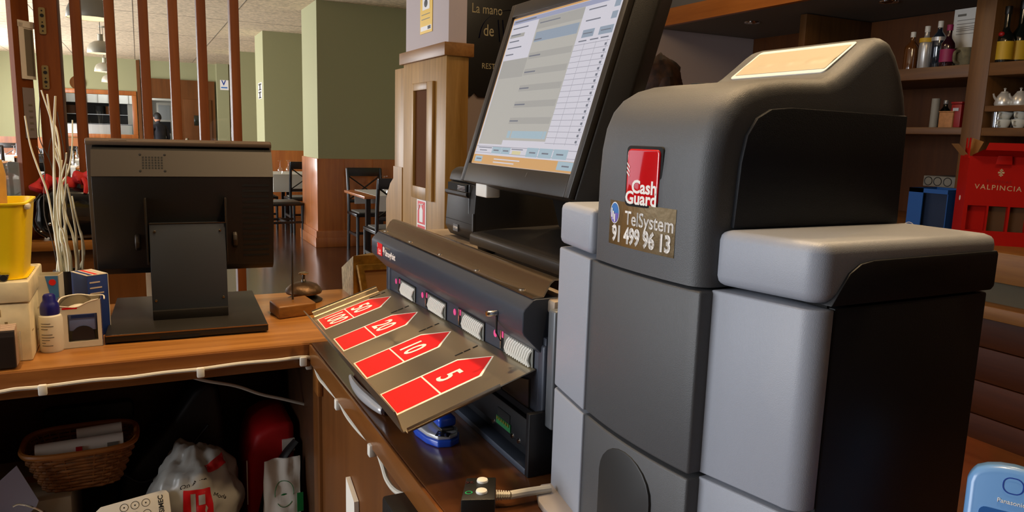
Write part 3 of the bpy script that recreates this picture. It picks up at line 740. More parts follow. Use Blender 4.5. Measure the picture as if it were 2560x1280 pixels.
# steel strip screwed on top of the hood
st = MB()
prof = [(.381, 1.2225), (.3955, 1.2235), (.404, 1.238), (.4085, 1.2415), (.414, 1.2415), (.419, 1.238), (.424, 1.226), (.426, 1.226), (.421, 1.2395), (.4155, 1.2432), (.4075, 1.2432), (.4025, 1.2395), (.3945, 1.225), (.381, 1.2245)]
st.prism(prof, 'y', NY0 + .012, NY1 + .002)
st = st.build('steel_strip', 'brass_strip', nr, angle=60)
for px, py in ((966, 587), (1027, 613), (1101, 646), (1193, 686), (1306, 734)):
    q = at_x(px, py, .3885)
    MB().lathe([(0, .0022), (.0035, .0018), (.0042, 0), (0, 0)], (.388, q.y, 1.2243), 12).build('screw', 'chrome', st)
# steel pin of the hood
q = at_x(1243, 782, .369)
pn = MB().lathe([(0, 0), (.0035, 0), (.0035, .012), (.0028, .0135), (0, .0135)], n=14, M=frame_of((.3685, q.y, q.z), (0, -1, 0), (0, 0, 1))).build('pin', 'chrome', nr)
m = MB(); m.box(.3676, .369, q.y - .0016, q.y + .0016, q.z - .024, q.z - .004)
m.prism([(q.y - .0016, q.z - .024), (q.y + .0016, q.z - .024), (q.y - .013, q.z - .031)], 'x', .3676, .369)
m.build('pin_slot', 'gap_black', nr)
# logos on the hood
FR = lambda px, py, X=.3686: frame_of((X,) + tuple(at_x(px, py, .369))[1:], (0, -1, 0), (0, 0, 1))
q0, q1 = at_x(944, 611, .369), at_x(956, 645, .369)
lg = bx('logo_sticker', 'red_print', hd, .3683, .3692, q1.y, q0.y, 1.187, 1.208)
text('logo_text', 'Cash', 'white_print', lg, frame_of((.3682, (q0.y + q1.y) / 2, 1.1955), (0, -1, 0), (0, 0, 1)), .0072)
text('logo_text', 'Guard', 'white_print', lg, frame_of((.3682, (q0.y + q1.y) / 2, 1.1905), (0, -1, 0), (0, 0, 1)), .0062)
m = MB()
for k in range(3): m.box(.3681, .3684, q0.y - .003, q0.y, 1.2005 + k * .0022, 1.2015 + k * .0022)
m.build('logo_bars', 'white_print', lg)
q = at_x(960, 633, .369)
sh2 = MB(); cyy, czz = q.y, 1.1985
sh2.prism([(cyy + .0045, czz + .006), (cyy + .0005, czz + .007), (cyy + .0005, czz - .002), (cyy + .004, czz - .003)], 'x', .3682, .3692)
sh2.prism([(cyy - .001, czz + .006), (cyy - .0045, czz + .005), (cyy - .0045, czz - .002), (cyy - .001, czz - .008), (cyy - .001, czz - .001)], 'x', .3682, .3692)
sh2.build('shield_mark', 'white_print', hd)
text('maker_text', 'StrongPoint', 'white_print', hd, frame_of((.3685, cyy - .009, 1.1955), (0, -1, 0), (0, 0, 1)), .0145, weight=.0003, align='LEFT', squeeze=.8)
text('maker_text', 'POWERED BY', 'grey_print', hd, frame_of((.3685, cyy - .009, 1.2045), (0, -1, 0), (0, 0, 1)), .0045, align='LEFT')
# grey end strip next to the coin machine
bx('end_strip', 'strip_grey', nr, .3935, .44, .674, .690, 1.078, 1.214, bevel=.003, seg=3)
bx('end_cover', 'steel_black', nr, .44, .86, .675, .6915, 1.03, 1.205)
# instruction label below the tray
MB().prism([(.730, 1.120), (.790, 1.108), (.800, 1.085), (.745, 1.060), (.728, 1.075)], 'x', .3935, .3955).build('steel_apron', 'brass_strip', nr)
# tray ---------------------------------------------------------------
TN_i, TF_i = Vector((.3945, .716, 1.1370)), Vector((.3945, 1.284, 1.1185))
TN_o = Vector((.2375, .716, 1.0860)); TF_o = TF_i + (TN_o - TN_i) * .87
def tr(u, v):
    """u: 0 far .. 1 near, v: 0 hinge .. 1 outer edge"""
    a = TF_i.lerp(TF_o, v); b = TN_i.lerp(TN_o, v); return a.lerp(b, u)
tn = (TN_i - TF_i).cross(TN_o - TN_i).normalized()
if tn.z < 0: tn = -tn
def slab(quad, th, name, mat, parent, up=0.0):
    m = MB(); A = [Vector(p) + tn * up for p in quad]; B = [p - tn * th for p in A]
    n = len(A)
    va = [m.bm.verts.new(p) for p in A]; vb = [m.bm.verts.new(p) for p in B]
    m.bm.faces.new(va); m.bm.faces.new(vb[::-1])
    for i in range(n): m.bm.faces.new([va[i], vb[i], vb[(i + 1) % n], va[(i + 1) % n]])
    return m.build(name, mat, parent)
m_, nt_, b_ = new_mat('tray_steel')
b_.inputs['Base Color'].default_value = lin('#c4b8a2'); b_.inputs['Metallic'].default_value = 1.0; b_.inputs['Roughness'].default_value = 0.36
b_.inputs['Anisotropic'].default_value = 0.4
tc_ = nt_.nodes.new('ShaderNodeTexCoord'); mp_ = nt_.nodes.new('ShaderNodeMapping'); mp_.inputs['Scale'].default_value = (900, 12, 900)
nz_ = nt_.nodes.new('ShaderNodeTexNoise'); nz_.inputs['Scale'].default_value = 1.0
bp_ = nt_.nodes.new('ShaderNodeBump'); bp_.inputs['Strength'].default_value = .05; bp_.inputs['Distance'].default_value = .001
nt_.links.new(tc_.outputs['Object'], mp_.inputs[0]); nt_.links.new(mp_.outputs[0], nz_.inputs['Vector']); nt_.links.new(nz_.outputs['Fac'], bp_.inputs['Height']); nt_.links.new(bp_.outputs[0], b_.inputs['Normal'])
tray = slab([tr(0, 0), tr(1, 0), tr(1, .70), tr(1, 1), tr(0, 1)], .0014, 'tray', 'tray_steel', nr)
# outer lip
lipN, lipF = Vector((-.009, 0, .024)), Vector((-.014, 0, .015))
m = MB()
o0, o1 = tr(0, 1), tr(1, 1); tck = Vector((-.0014, 0, -.0004))
q_ = [o0, o1, o1 + lipN, o0 + lipF]
m.face(q_); m.face([p + tck for p in q_][::-1]); m.face([q_[3], q_[2], q_[2] + tck, q_[3] + tck]); m.face([q_[1], q_[2], q_[2] + tck, q_[1] + tck]); m.face([q_[0], q_[3], q_[3] + tck, q_[0] + tck])
m.build('outer_lip', 'tray_steel', tray)
# near rolled side and far rolled side
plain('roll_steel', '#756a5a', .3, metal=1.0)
def side_lip(u, sgn, v0, v1, name):
    m = MB(); N = 9
    d = Vector((0, -1 if sgn > 0 else 1, 0))
    prof = [(0, 0), (.004, -.0006), (.008, .0005), (.010, .005), (.0105, .008)] if sgn > 0 else [(0, 0), (.004, .002), (.007, .007), (.011, .009), (.016, .0085), (.019, .006)]
    def f(a, b):
        i = min(int(b * (len(prof) - 1) + 1e-6), len(prof) - 1); o_, h_ = prof[i]
        v = v0 + (v1 - v0) * a
        return tr(u, v) + d * o_ + tn * h_
    m.grid(f, N, len(prof))
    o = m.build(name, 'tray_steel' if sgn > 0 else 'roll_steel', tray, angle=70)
    return o
side_lip(1, 1, .30, .985, 'near_roll'); side_lip(0, -1, .12, .97, 'far_roll')
# white-edged red arrows with the note values
def arrow(uc, w, big, small):
    hw = w / 2
    def quad(v0, v1, a, b): return [tr(uc - a, v0), tr(uc + a, v0), tr(uc + b, v1), tr(uc - b, v1)]
    e = .0075
    wht = slab([tr(uc - hw, .30), tr(uc, .085), tr(uc + hw, .30), tr(uc + hw, .965), tr(uc - hw, .965)], .0003, 'arrow_sticker', 'white_print', tray, up=.0004)
    ev = .012
    slab([tr(uc - hw + e, .31), tr(uc, .105), tr(uc + hw - e, .31), tr(uc + hw - e, .615), tr(uc - hw + e, .615)], .0003, 'arrow_head', 'red_print', wht, up=.0007)
    slab([tr(uc - hw + e, .63), tr(uc + hw - e, .63), tr(uc + hw - e, .953), tr(uc - hw + e, .953)], .0003, 'arrow_foot', 'red_print', wht, up=.0007)
    du = (tr(uc + .1, .5) - tr(uc, .5)).normalized(); dv = (tr(uc, .2) - tr(uc, .6)).normalized()
    text('value_print', big, 'white_print', wht, frame_of(tr(uc, .475) + tn * .0012, du, tn.cross(du)), .046, weight=.0006, squeeze=.85)
    if small: text('value_print', small, 'white_print', wht, frame_of(tr(uc, .79) + tn * .0012, du, tn.cross(du)), .046, weight=.0006, squeeze=.85)
W_ = .135
arrow(.104, W_, '50', '100'); arrow(.353, W_, '20', None); arrow(.603, W_, '10', None); arrow(.853, W_, '5', None)
for uc in (.03, .265, .51, .76):
    for k in range(3):
        c0 = tr(uc, .10 + .075 * k); du = (tr(uc + .1, .3) - tr(uc, .3)).normalized()
        F = frame_of(c0 + tn * .0002, du, tn.cross(du))
        MB().box(-.0016, .0016, -.0036 - (.001 * k), .0036 + (.001 * k), 0, .0002, F).build('guide_cutout', 'gap_black', tray)

# ================================================================ COIN RECYCLER (grey and black machine with the domed tower)
cr = thing('coin_recycler', 'tall grey and black coin machine with a domed tower and red badge', 'cash machine', (.5, .5, ZC))
CY0, CY1 = .346, .660                          # near and far side
TY0, TY1 = .428, .582                          # the dark tower in the middle
XB = .604
def grey_block(name, y0, y1, z0, z1, xf0, xf1, r=.010, near=False, top_r=.004):
    """rounded front block; xf0/xf1 = front x at y0/y1"""
    m = MB()
    N = 5; P = []
    if near:      # rounded vertical corner at y0
        R = .016
        for i in range(N + 1):
            a = PI / 2 * i / N
            P.append((xf0 + R - R * math.sin(a), y0 + R - R * math.cos(a)))
        P += [(xf1, y1), (XB, y1), (XB, y0)]
    else:
        P = [(xf0, y0)]
        R = .007
        for i in range(N + 1):
            a = PI / 2 * i / N
            P.append((xf1 + R - R * math.cos(a), y1 - R + R * math.sin(a)))
        P += [(XB - .02, y1), (XB - .02, y0)]
    m.prism(P, 'z', z0, z1)
    return m.build(name, 'case_grey', cr, bevel=top_r, seg=3, angle=50)
SEAM1, SEAM2 = 1.2895, 1.137
g = .0018
grey_block('far_block', TY1 - .002, CY1, SEAM1 + g, 1.3345, .374, .3855, top_r=.008)
grey_block('far_block', TY1 - .002, CY1, SEAM2 + g, SEAM1 - g, .3735, .3850, top_r=.002)
grey_block('far_block', TY1 - .002, CY1, ZC + .001, SEAM2 - g, .3735, .3850, top_r=.002)
# near side: lid, column, lower column; the flank is a separate dark panel
lid = grey_block('near_lid', CY0, TY0 + .002, SEAM1 + g, 1.3345, .404, .3885, near=True, top_r=.008)
def near_col(z0, z1):
    m = MB(); R = .016; N = 6
    P = []
    for i in range(N + 1):
        a = PI / 2 * i / N
        P.append((.404 + R - R * math.sin(a), CY0 + R - R * math.cos(a)))
    P += [(.3885, TY0 + .002), (.425, TY0 + .002), (.425, CY0 + .0001)]; P[0] = (.4195, CY0)
    m.prism(P, 'z', z0, z1); return m.build('near_column', 'case_grey', cr, bevel=.0015, seg=2, angle=50)
near_col(SEAM2 + g, SEAM1 - g); near_col(ZC + .001, SEAM2 - g)
# dark flank under the lid: sloped swoosh plate + side
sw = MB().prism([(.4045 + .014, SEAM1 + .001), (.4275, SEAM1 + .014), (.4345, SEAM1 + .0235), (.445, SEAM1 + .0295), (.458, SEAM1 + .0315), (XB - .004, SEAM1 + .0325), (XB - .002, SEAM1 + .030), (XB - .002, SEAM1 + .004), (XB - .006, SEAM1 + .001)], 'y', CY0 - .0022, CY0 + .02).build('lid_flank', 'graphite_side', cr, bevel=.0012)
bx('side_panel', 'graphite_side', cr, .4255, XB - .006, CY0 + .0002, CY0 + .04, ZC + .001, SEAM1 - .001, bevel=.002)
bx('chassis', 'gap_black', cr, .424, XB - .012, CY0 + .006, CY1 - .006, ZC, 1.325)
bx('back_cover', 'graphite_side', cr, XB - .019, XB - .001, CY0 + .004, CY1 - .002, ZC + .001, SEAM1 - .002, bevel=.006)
# tower: bowed front shells
def bow(y, x_edge=.3765, bulge=.006):
    t_ = (y - TY0) / (TY1 - TY0) * 2 - 1
    return x_edge - bulge * (1 - t_ * t_)
def front_shell(name, z0, z1, mat='graphite', cut=None):
    m = MB(); N = 14; P = []
    for i in range(N + 1):
        y = TY0 + (TY1 - TY0) * i / N
        P.append((bow(y), y))
    P += [(.44, TY1), (.44, TY0)]
    m.prism(P, 'z', z0, z1)
    return m.build(name, mat, cr, bevel=.0022, seg=2, angle=50)
front_shell('front_panel', SEAM2 + g, SEAM1 - .0025)
front_shell('coin_front', ZC + .001, SEAM2 - g)
# coin cup: an arched recess, dark, proud ring around it
cc = (TY0 + TY1) / 2 - .001
m = MB(); P = []
zt_ = at_x(1565, 1128, .372).z; hw = .0385
for i in range(13):
    a = PI * i / 12; P.append((cc + hw * math.cos(a), zt_ - .032 + .032 * math.sin(a)))
P += [(cc - hw, ZC + .004), (cc + hw, ZC + .004)]
m.prism(P, 'x', .3693, .38)
plain('cup_black', '#242424', .5)
m.build('coin_cup', 'cup_black', cr, bevel=.002)
# domed upper cover: profile swept across the width with soft edges
prof = [(.3765, SEAM1), (.3762, 1.33), (.3765, 1.365), (.378, 1.390), (.3815, 1.409), (.388, 1.424), (.398, 1.435), (.411, 1.4425), (.428, 1.4475), (.45, 1.4505), (.475, 1.4518), (.492, 1.4525), (.502, 1.4555), (.512, 1.4615), (.527, 1.4725), (.540, 1.4825), (.548, 1.4875), (.557, 1.4900), (.566, 1.4875), (.576, 1.4775), (.585, 1.463), (.593, 1.444), (.599, 1.420), (.602, 1.385), (.603, 1.335), (.603, SEAM1)]
cen = Vector((.49, 1.36))
m = MB()
sec = [(TY0, .0135), (TY0 + .0012, .0088), (TY0 + .004, .0045), (TY0 + .0085, .0013), (TY0 + .014, 0)]
ys = sec + [(TY0 + (TY1 - TY0) * k / 8, 0) for k in range(2, 7)] + [(TY0 + TY1 - y, d) for y, d in sec[::-1]]
nrm = []
for i, p in enumerate(prof):
    a = Vector(prof[max(i - 1, 0)]); b = Vector(prof[min(i + 1, len(prof) - 1)]); t_ = (b - a).normalized(); nrm.append(Vector((t_.y, -t_.x)))   # inward
rows = []
for y, d in ys:
    row = []
    for i, p in enumerate(prof):
        q = Vector(p) + nrm[i] * d
        if i == 0 or i == len(prof) - 1: q.y = SEAM1
        bowx = 0
        tt = (y - TY0) / (TY1 - TY0) * 2 - 1
        if q.x < .44: bowx = -.006 * (1 - tt * tt) * max(0, min(1, (.44 - q.x) / .06))
        row.append(m.bm.verts.new((q.x + bowx, y, q.y)))
    rows.append(row)
for A, B in zip(rows, rows[1:]):
    for i in range(len(prof) - 1): m.bm.faces.new([A[i], A[i + 1], B[i + 1], B[i]])
m.bm.faces.new(rows[0]); m.bm.faces.new(rows[-1][::-1])
m.bm.faces.new([r[0] for r in rows][::-1] + [r[-1] for r in rows])
dome = m.build('tower_cover', 'graphite', cr, angle=60)
# raised dark plate on the near flank of the tower
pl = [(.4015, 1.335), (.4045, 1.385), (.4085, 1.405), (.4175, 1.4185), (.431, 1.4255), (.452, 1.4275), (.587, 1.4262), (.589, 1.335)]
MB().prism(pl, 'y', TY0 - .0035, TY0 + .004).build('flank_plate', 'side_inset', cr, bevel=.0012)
# window with the crumpled film on the sloping hump
w0 = Vector((.509, 0, 1.4600)); w1 = Vector((.5435, 0, 1.4850))
sl = (w1 - w0).normalized(); nn = Vector((-sl.z, 0, sl.x))
FW = frame_of(Vector((.5262, (TY0 + TY1) / 2 - .003, 1.4722)) + nn * .0004, (0, -1, 0), sl)
hh = (w1 - w0).length / 2
m = MB(); m.prism(rounded(.110, hh * 2 + .004, .004), 'z', -.0006, .0006, FW); wl_ = m.build('display_window', 'white_plastic', cr)
def film(a, b):
    x = -.052 + .104 * a; y = -hh + .003 + (2 * hh - .006) * b
    h = .0009 + .0006 * (math.exp(-((b - .38) / .10) ** 2)) * (.6 + .5 * math.sin(23 * a + 2) + .3 * math.sin(51 * a))
    return FW @ Vector((x, y, h))
m = MB(); m.grid(film, 40, 16); m.build('display_film', 'paper_warm', cr, angle=180)
# coin mouth
m = MB(); m.lathe([(0, .0006), (.0145, .0006), (.0165, .0002), (.0165, -.004), (0, -.004)], n=24, M=Matrix.Translation((.470, .545, 1.4515)) @ Matrix.Diagonal((1.0, .75, 1, 1)))
m.build('coin_mouth', 'gap_black', cr)
# badge
def on_front(y, z, off=.0):
    return Vector((bow(y) - off, y, z))
b0 = .4985
FB = frame_of((bow(b0) - .0006, b0, 1.3695), (.105, -1, 0), (0, 0, 1))
m = MB(); m.prism(rounded(.0435, .0505, .004), 'z', -.004, .0005, FB); m.build('badge_frame', 'gap_black', cr, bevel=.0006)
m = MB(); m.prism(rounded(.0385, .0455, .004), 'z', -.002, .0022, FB); bdg = m.build('badge', 'red_badge', cr, bevel=.0014, seg=3)
FT = FB @ Matrix.Translation((0, 0, .0023))
text('badge_text', 'Cash', 'white_print', bdg, FT @ Matrix.Translation((.0035, -.0088, 0)), .0150, weight=.0004)
text('badge_text', 'Guard', 'white_print', bdg, FT @ Matrix.Translation((0, -.0182, 0)), .0148, weight=.0004)
m = MB()
for k in range(3): m.prism([(-.0185, .010 - .0036 * k), (-.0150, .0065 - .0036 * k), (-.0150, .0080 - .0036 * k), (-.0185, .0115 - .0036 * k)], 'z', 0, .0002, FT)
m.build('badge_bars', 'white_print', bdg)
# silver sticker
s0 = .5025
FS = frame_of((bow(s0) - .0004, s0, 1.3275), (.03, -1, 0), (0, 0, 1))
def bowed(FM, w, h, r, th, name, mat, parent):
    """sticker that follows the bowed front"""
    m = MB(); N = 12
    P = rounded(w, h, r, 5)
    vs = []
    for (x, y) in P:
        q = FM @ Vector((x, y, 0)); vs.append((bow(q.y) - th, q.y, q.z))
    f = m.face(vs)
    bmesh.ops.triangulate(m.bm, faces=[f])
    return m.build(name, mat, parent)
def strips(FM, w, h, th, name, mat, parent):
    m = MB()
    def f(a, b):
        q = FM @ Vector(((a - .5) * w, (b - .5) * h, 0)); return Vector((bow(q.y) - th, q.y, q.z))
    m.grid(f, 13, 3); return m.build(name, mat, parent, angle=180)
stk = strips(FS, .0905, .0385, .0004, 'phone_sticker', 'mirror_brown', cr)
def bend(o, th):
    MWi = MW[cr.name]
    for v in o.data.vertices:
        q = MWi @ v.co
        v.co = MWi.inverted() @ Vector((bow(q.y) - th, q.y, q.z))
t1 = text('sticker_text', 'TelSystem', 'white_print', stk, FS @ Matrix.Translation((.012, .0055, .002)), .0165, weight=.00025, squeeze=.93); bend(t1, .0007)
t2 = text('sticker_text', '91 499 96 13', 'white_print', stk, FS @ Matrix.Translation((.001, -.0098, .002)), .0190, weight=.0008, squeeze=.80); bend(t2, .0007)
m = MB(); ce = FS @ Vector((-.0365, .0085, 0)); N = 20
def ell(ry, rz, th, name, mat, z_=0, half=None):
    m = MB(); vs = []
    for i in range(N):
        a = 2 * PI * i / N
        yy = ry * math.cos(a); z2_ = rz * math.sin(a)
        if half == 'low': z2_ = min(z2_, 0)
        q = FS @ Vector((-.0365 + yy, .0085 + z2_ + z_, 0)); vs.append((bow(q.y) - th, q.y, q.z))
    m.face(vs); return m.build(name, mat, stk)
ell(.0075, .0095, .0007, 'logo_ring', 'white_print'); ell(.0067, .0087, .0009, 'logo_disc', 'blue_print'); ell(.0067, .0087, .0011, 'logo_shade', 'purple_print', half='low')
ell(.0036, .0011, .0007, 'logo_foot', 'white_print', -.0125)
m = MB()
for k, (yy, z0_, z1_) in enumerate(((-.0040, -.004, .004), (-.0015, -.006, .0015), (.001, -.0078, -.001))):
    vs = []
    for a, b in ((yy - .0008, z0_), (yy + .0008, z0_), (yy + .0008, z1_), (yy - .0008, z1_)):
        q = FS @ Vector((-.0365 + a, .0085 + b, 0)); vs.append((bow(q.y) - .0013, q.y, q.z))
    m.face(vs)
m.build('logo_strokes', 'white_print', stk)
# pale base flange sticking out in front
m = MB(); P = [(.39, CY1 - .004), (.374, CY1 - .002), (.362, CY1 - .016), (.354, CY1 - .034), (.352, CY1 - .05), (.352, TY0), (.39, TY0)]
plain('flange', '#b3aaa6', .5)
m.prism(P, 'z', ZC, ZC + .007); m.build('base_flange', 'flange', cr, bevel=.0015)

# ================================================================ TOUCH TERMINAL standing on the note machine (screen to the camera)
ZT = 1.2215
TILT = math.radians(17.07)
tv = Vector((math.sin(TILT), 0, math.cos(TILT))); tu = Vector((0, -1, 0)); tnrm = Vector((-math.cos(TILT), 0, math.sin(TILT)))
SW, SHH = .3005, .228
pos = thing('touch_terminal', 'black touch screen terminal showing a till program, standing on the note machine', 'terminal', (.60, .87, ZT))
S0 = Vector((.4555, .9025, 1.3575))            # middle of the screen's lower edge
FP = frame_of(S0, tu, tv)                      # x right, y up the screen, z towards the viewer
# housing: bezel front frame, then tapering back shell
L, Rr, Bm, Tp = -SW / 2 - .014, SW / 2 + .013, -.030, SHH + .022
m = MB()
def ring(z0, z1, a, b):
    (l, r, bo, t_), (l2, r2, b2, t2_) = a, b
    m.box(l, l2, bo, t_, z0, z1, FP); m.box(r2, r, bo, t_, z0, z1, FP); m.box(l2, r2, bo, b2, z0, z1, FP); m.box(l2, r2, t2_, t_, z0, z1, FP)
ring(-.004, .0045, (L, Rr, Bm, Tp), (-SW / 2 - .001, SW / 2 + .001, -.001, SHH + .001))
m.build('bezel', 'bezel', pos, bevel=.0015)
m = MB()
z_a, z_b, z_c = -.0042, -.030, -.058
A = [(L, Bm), (Rr, Bm), (Rr, Tp), (L, Tp)]; B = [(L, Bm), (Rr + .012, Bm - .001), (Rr + .012, Tp), (L, Tp)]; C = [(L + .03, Bm + .02), (Rr - .004, Bm + .02), (Rr - .004, Tp - .014), (L + .03, Tp - .014)]
rg = [[m.bm.verts.new(FP @ Vector((x, y, z))) for x, y in P] for P, z in ((A, z_a), (B, z_b), (C, z_c))]
m.bm.faces.new(rg[0]); m.bm.faces.new(rg[2][::-1])
for P, Q in zip(rg, rg[1:]):
    for i in range(4): m.bm.faces.new([P[i], P[(i + 1) % 4], Q[(i + 1) % 4], Q[i]])
m.build('back_shell', 'black_case', pos, bevel=.003)
# the picture on the screen: flat, lit, with glare haze mixed into its pale colours
UI = {'ui_white': ('#e6e3ee', 0.72), 'ui_orange': ('#e6b071', .72), 'ui_grey': ('#c3c1bc', .62), 'ui_grey2': ('#d0cdc6', .64), 'ui_blue': ('#b9d2e0', .66), 'ui_bar': ('#a9b9cc', .62), 'ui_title': ('#b3b8d6', .64), 'ui_yellow': ('#eadfae', .72), 'ui_line': ('#bdbbc8', .62), 'ui_ink': ('#8f94a4', .5)}
for k, (c, p) in UI.items(): emit(k, c, p)
scr = MB().box(-SW / 2, SW / 2, 0, SHH, -.003, 0, FP).build('screen', 'ui_white', pos)
cnt = [0]
def ui(mat, rects, name, lvl, single=False):
    if single:
        for r_ in rects: ui(mat, [r_], name, lvl)
        return
    m = MB()
    for (u0, u1, v0, v1) in rects: m.box((u0 - .5) * SW, (u1 - .5) * SW, v0 * SHH, v1 * SHH, .0, .00012 * lvl, FP)
    return m.build(name, mat, scr, smooth=False)
ui('ui_orange', [(0, 1, 0, .062), (0, 1, .988, 1), (0, .006, 0, 1)], 'window_border', 1)
ui('ui_title', [(.01, 1, .955, .985)], 'title_bar', 1)
ui('ui_grey2', [(.02, .285, .135, .705)], 'list_panel', 1)
ui('ui_grey', [(.02, .285, .58, .705), (.02, .17, .86, .885)], 'list_header', 2)
ui('ui_grey2', [(.285, .70, .165, .955)], 'dialog', 2)
ui('ui_grey', [(.295, .69, .165 + .105 * k, .205 + .105 * k) for k in range(1, 6)] + [(.29, .70, .885, .95)], 'dialog_stripes', 3)
ui('ui_bar', [(.30, .69, .80, .865)], 'dialog_selection', 4)
ui('ui_blue', [(.36, .66, .18, .225), (.315, .345, .18, .225), (.665, .69, .18, .225)], 'dialog_scroller', 4)
ui('ui_line', [(.70, .97, .155 + .0335 * k, .158 + .0335 * k) for k in range(18)] + [(u, u + .002, .15, .73) for u in (.78, .87, .955)] + [(.0, 1, .118, .122), (.01, .99, .075, .078)], 'table_lines', 1)
ui('ui_bar', [(.74, .83, .765, .81), (.87, .97, .765, .81), (.93, .97, .845, .885), (.93, .97, .91, .945)], 'side_button', 1, True)
ui('ui_blue', [(.20, .30, .075, .118), (.305, .395, .075, .118), (.56, .665, .07, .125), (.675, .79, .07, .125), (.80, .915, .07, .125), (.03, .115, .015, .052), (.86, .985, .012, .06)], 'lower_button', 2, True)
ui('ui_yellow', [(.42, .505, .078, .10)], 'amount_field', 2)
random.seed(3)
ink = []
for k in range(6): ink.append((.30, .30 + random.uniform(.07, .13), .285 + .105 * k, .293 + .105 * k))
for k in range(17): ink.append((.945, .957, .163 + .0335 * k, .176 + .0335 * k))
for k in range(5): ink.append((.03, .03 + random.uniform(.08, .16), .74 + .045 * k, .747 + .045 * k))
for u0 in (.22, .325, .59, .705, .83, .05, .90): ink.append((u0, u0 + .055, .092 if .1 < u0 < .86 else .03, .10 if .1 < u0 < .86 else .038))
ink += [(.75, .82, .785, .79), (.885, .955, .785, .79), (.74, .87, .925, .931), (.74, .85, .86, .866), (.73, .79, .742, .748), (.82, .88, .742, .748), (.90, .955, .742, .748), (.04, .19, .108, .113), (.06, .14, .09, .095), (.03, .25, .966, .974), (.31, .5, .92, .926), (.41, .52, .107, .112)]
ui('ui_ink', ink, 'small_print', 5)['kind'] = 'stuff'
ui('ui_white', [(.25, .52, .036, .043), (.25, .47, .016, .023)], 'prompt_lines', 2)
# camera key under the screen and its little white box
p = at_x(1206, 472, .455)
hk = bx('reader_box', 'white_plastic', pos, .452, .476, p.y - .019, p.y + .019, p.z - .012, p.z + .0125, bevel=.0025, seg=3)
bx('reader_cable', 'cable_black', pos, .468, .474, p.y - .004, p.y + .004, p.z + .012, 1.336)
# base, foot pads, neck
bs = MB().prism([(.452, 1.2325), (.452, 1.2475), (.456, 1.2505), (.50, 1.2545), (.76, 1.262), (.76, 1.2325)], 'y', .668, 1.048).build('base', 'bezel', pos, bevel=.0025)
for x, y in ((.470, 1.02), (.470, .70), (.74, 1.02), (.74, .70)): MB().lathe([(0, 0), (.013, 0), (.015, .0115), (0, .0115)], (x, y, ZT), 14).build('foot', 'black_plastic', pos)
MB().prism([(.60, 1.256), (.69, 1.256), (.66, 1.46), (.545, 1.44)], 'y', .74, 1.03).build('neck', 'black_plastic', pos, bevel=.004)
bx('base_cheek', 'black_case', pos, .56, .70, .70, .722, 1.255, 1.34, bevel=.003)
for px, py in ((1265, 470),):
    q = at_x(px, py, .47); MB().ball(tuple(q), .003).build('screw', 'chrome', pos)
# scratch on the lower bezel
q0, q1 = FP @ Vector((.045, -.012, .0047)), FP @ Vector((.047, -.006, .0047))
MB().tube([q0, q1], .0004, 5).build('scratch', 'grey_print', pos)

# ================================================================ RECEIPT PRINTER behind it
pr = thing('receipt_printer', 'black receipt printer with a silver name plate, beside the touch terminal', 'printer', (.57, 1.16, ZT))
py0, py1 = 1.104, 1.228
MB().prism([(.492, ZT + .003), (.482, ZT + .020), (.486, 1.30), (.49, 1.319), (.66, 1.319), (.66, ZT + .003)], 'y', py0, py1).build('body', 'black_case', pr, bevel=.003)
MB().prism([(.487, 1.3195), (.492, 1.336), (.502, 1.3435), (.655, 1.3435), (.66, 1.3195)], 'y', py0 + .004, py1).build('top_cover', 'black_case', pr, bevel=.005, seg=3)
bx('paper_mouth', 'gap_black', pr, .482, .49, py0 + .028, py1 - .012, 1.301, 1.3175)
m = MB()
for k in range(4): m.box(.4795, .4815, py0 + .030, py0 + .062, 1.306 + .0024 * k, 1.3074 + .0024 * k)
m.build('cutter_teeth', 'chrome', pr)
m = MB().prism([(.482, 1.296), (.4775, 1.3), (.4775, 1.3045), (.482, 1.3055)], 'y', py0 + .02, py1 - .01).build('mouth_lip', 'black_case', pr)
bx('corner_trim', 'strip_grey', pr, .4818, .4838, py0 - .0006, py0 + .0022, ZT + .022, 1.272)
bx('corner_trim', 'strip_grey', pr, .4838, .4858, py0 + .0208, py0 + .0235, 1.270, 1.318)
bx('seam', 'gap_black', pr, .4825, .486, py0 + .001, py1 - .001, 1.2535, 1.2545)
npt = bx('name_plate', 'strip_grey', pr, .4808, .4835, 1.165, 1.186, 1.2355, 1.2475)
text('name_text', 'CITIZEN', 'white_print', npt, frame_of((.4806, 1.1755, 1.2415), (0, -1, 0), (0, 0, 1)), .0052)

# ================================================================ SECOND TERMINAL on the oak counter (seen from behind)
RZ = math.radians(-2.2)
lm = thing('counter_terminal', 'black touch terminal seen from behind, on a square base on the oak counter', 'terminal', (.074, 1.58, ZC), RZ)
# local coords: x right, y away from the camera, z up from the counter
def lbx(name, mat, x0, x1, y0, y1, z0, z1, bevel=0.0, par=None, seg=2): return MB().box(x0, x1, y0, y1, z0, z1).build(name, mat, par or lm, bevel, seg, local=True)
lbx('base_plate', 'black_case', -.137, .135, -.158, .160, .003, .0165, .002)
lbx('base_trim', 'brass_strip', -.1355, .1335, -.1588, -.1578, .0145, .0168)
lbx('base_notch', 'gap_black', -.05, .015, -.1592, -.157, .003, .0075)
for x in (-.12, .118):
    for y in (-.14, .14): MB().lathe([(0, -.0), (.009, 0), (.009, .003), (0, .003)], (x, y, 0), 12).build('foot', 'black_plastic', lm, local=True)
neck = MB().prism([(-.062, .0165), (.055, .0165), (.055, .12), (-.025, .197), (-.045, .197)], 'x', -.063, .071).build('neck', 'neck_blue', lm, bevel=.0015, local=True)
lbx('neck_foot', 'black_case', -.0625, .0705, -.068, -.058, .0165, .034, .001)
lbx('neck_edge', 'screw', -.063, .071, -.0462, -.0445, .1965, .1982)
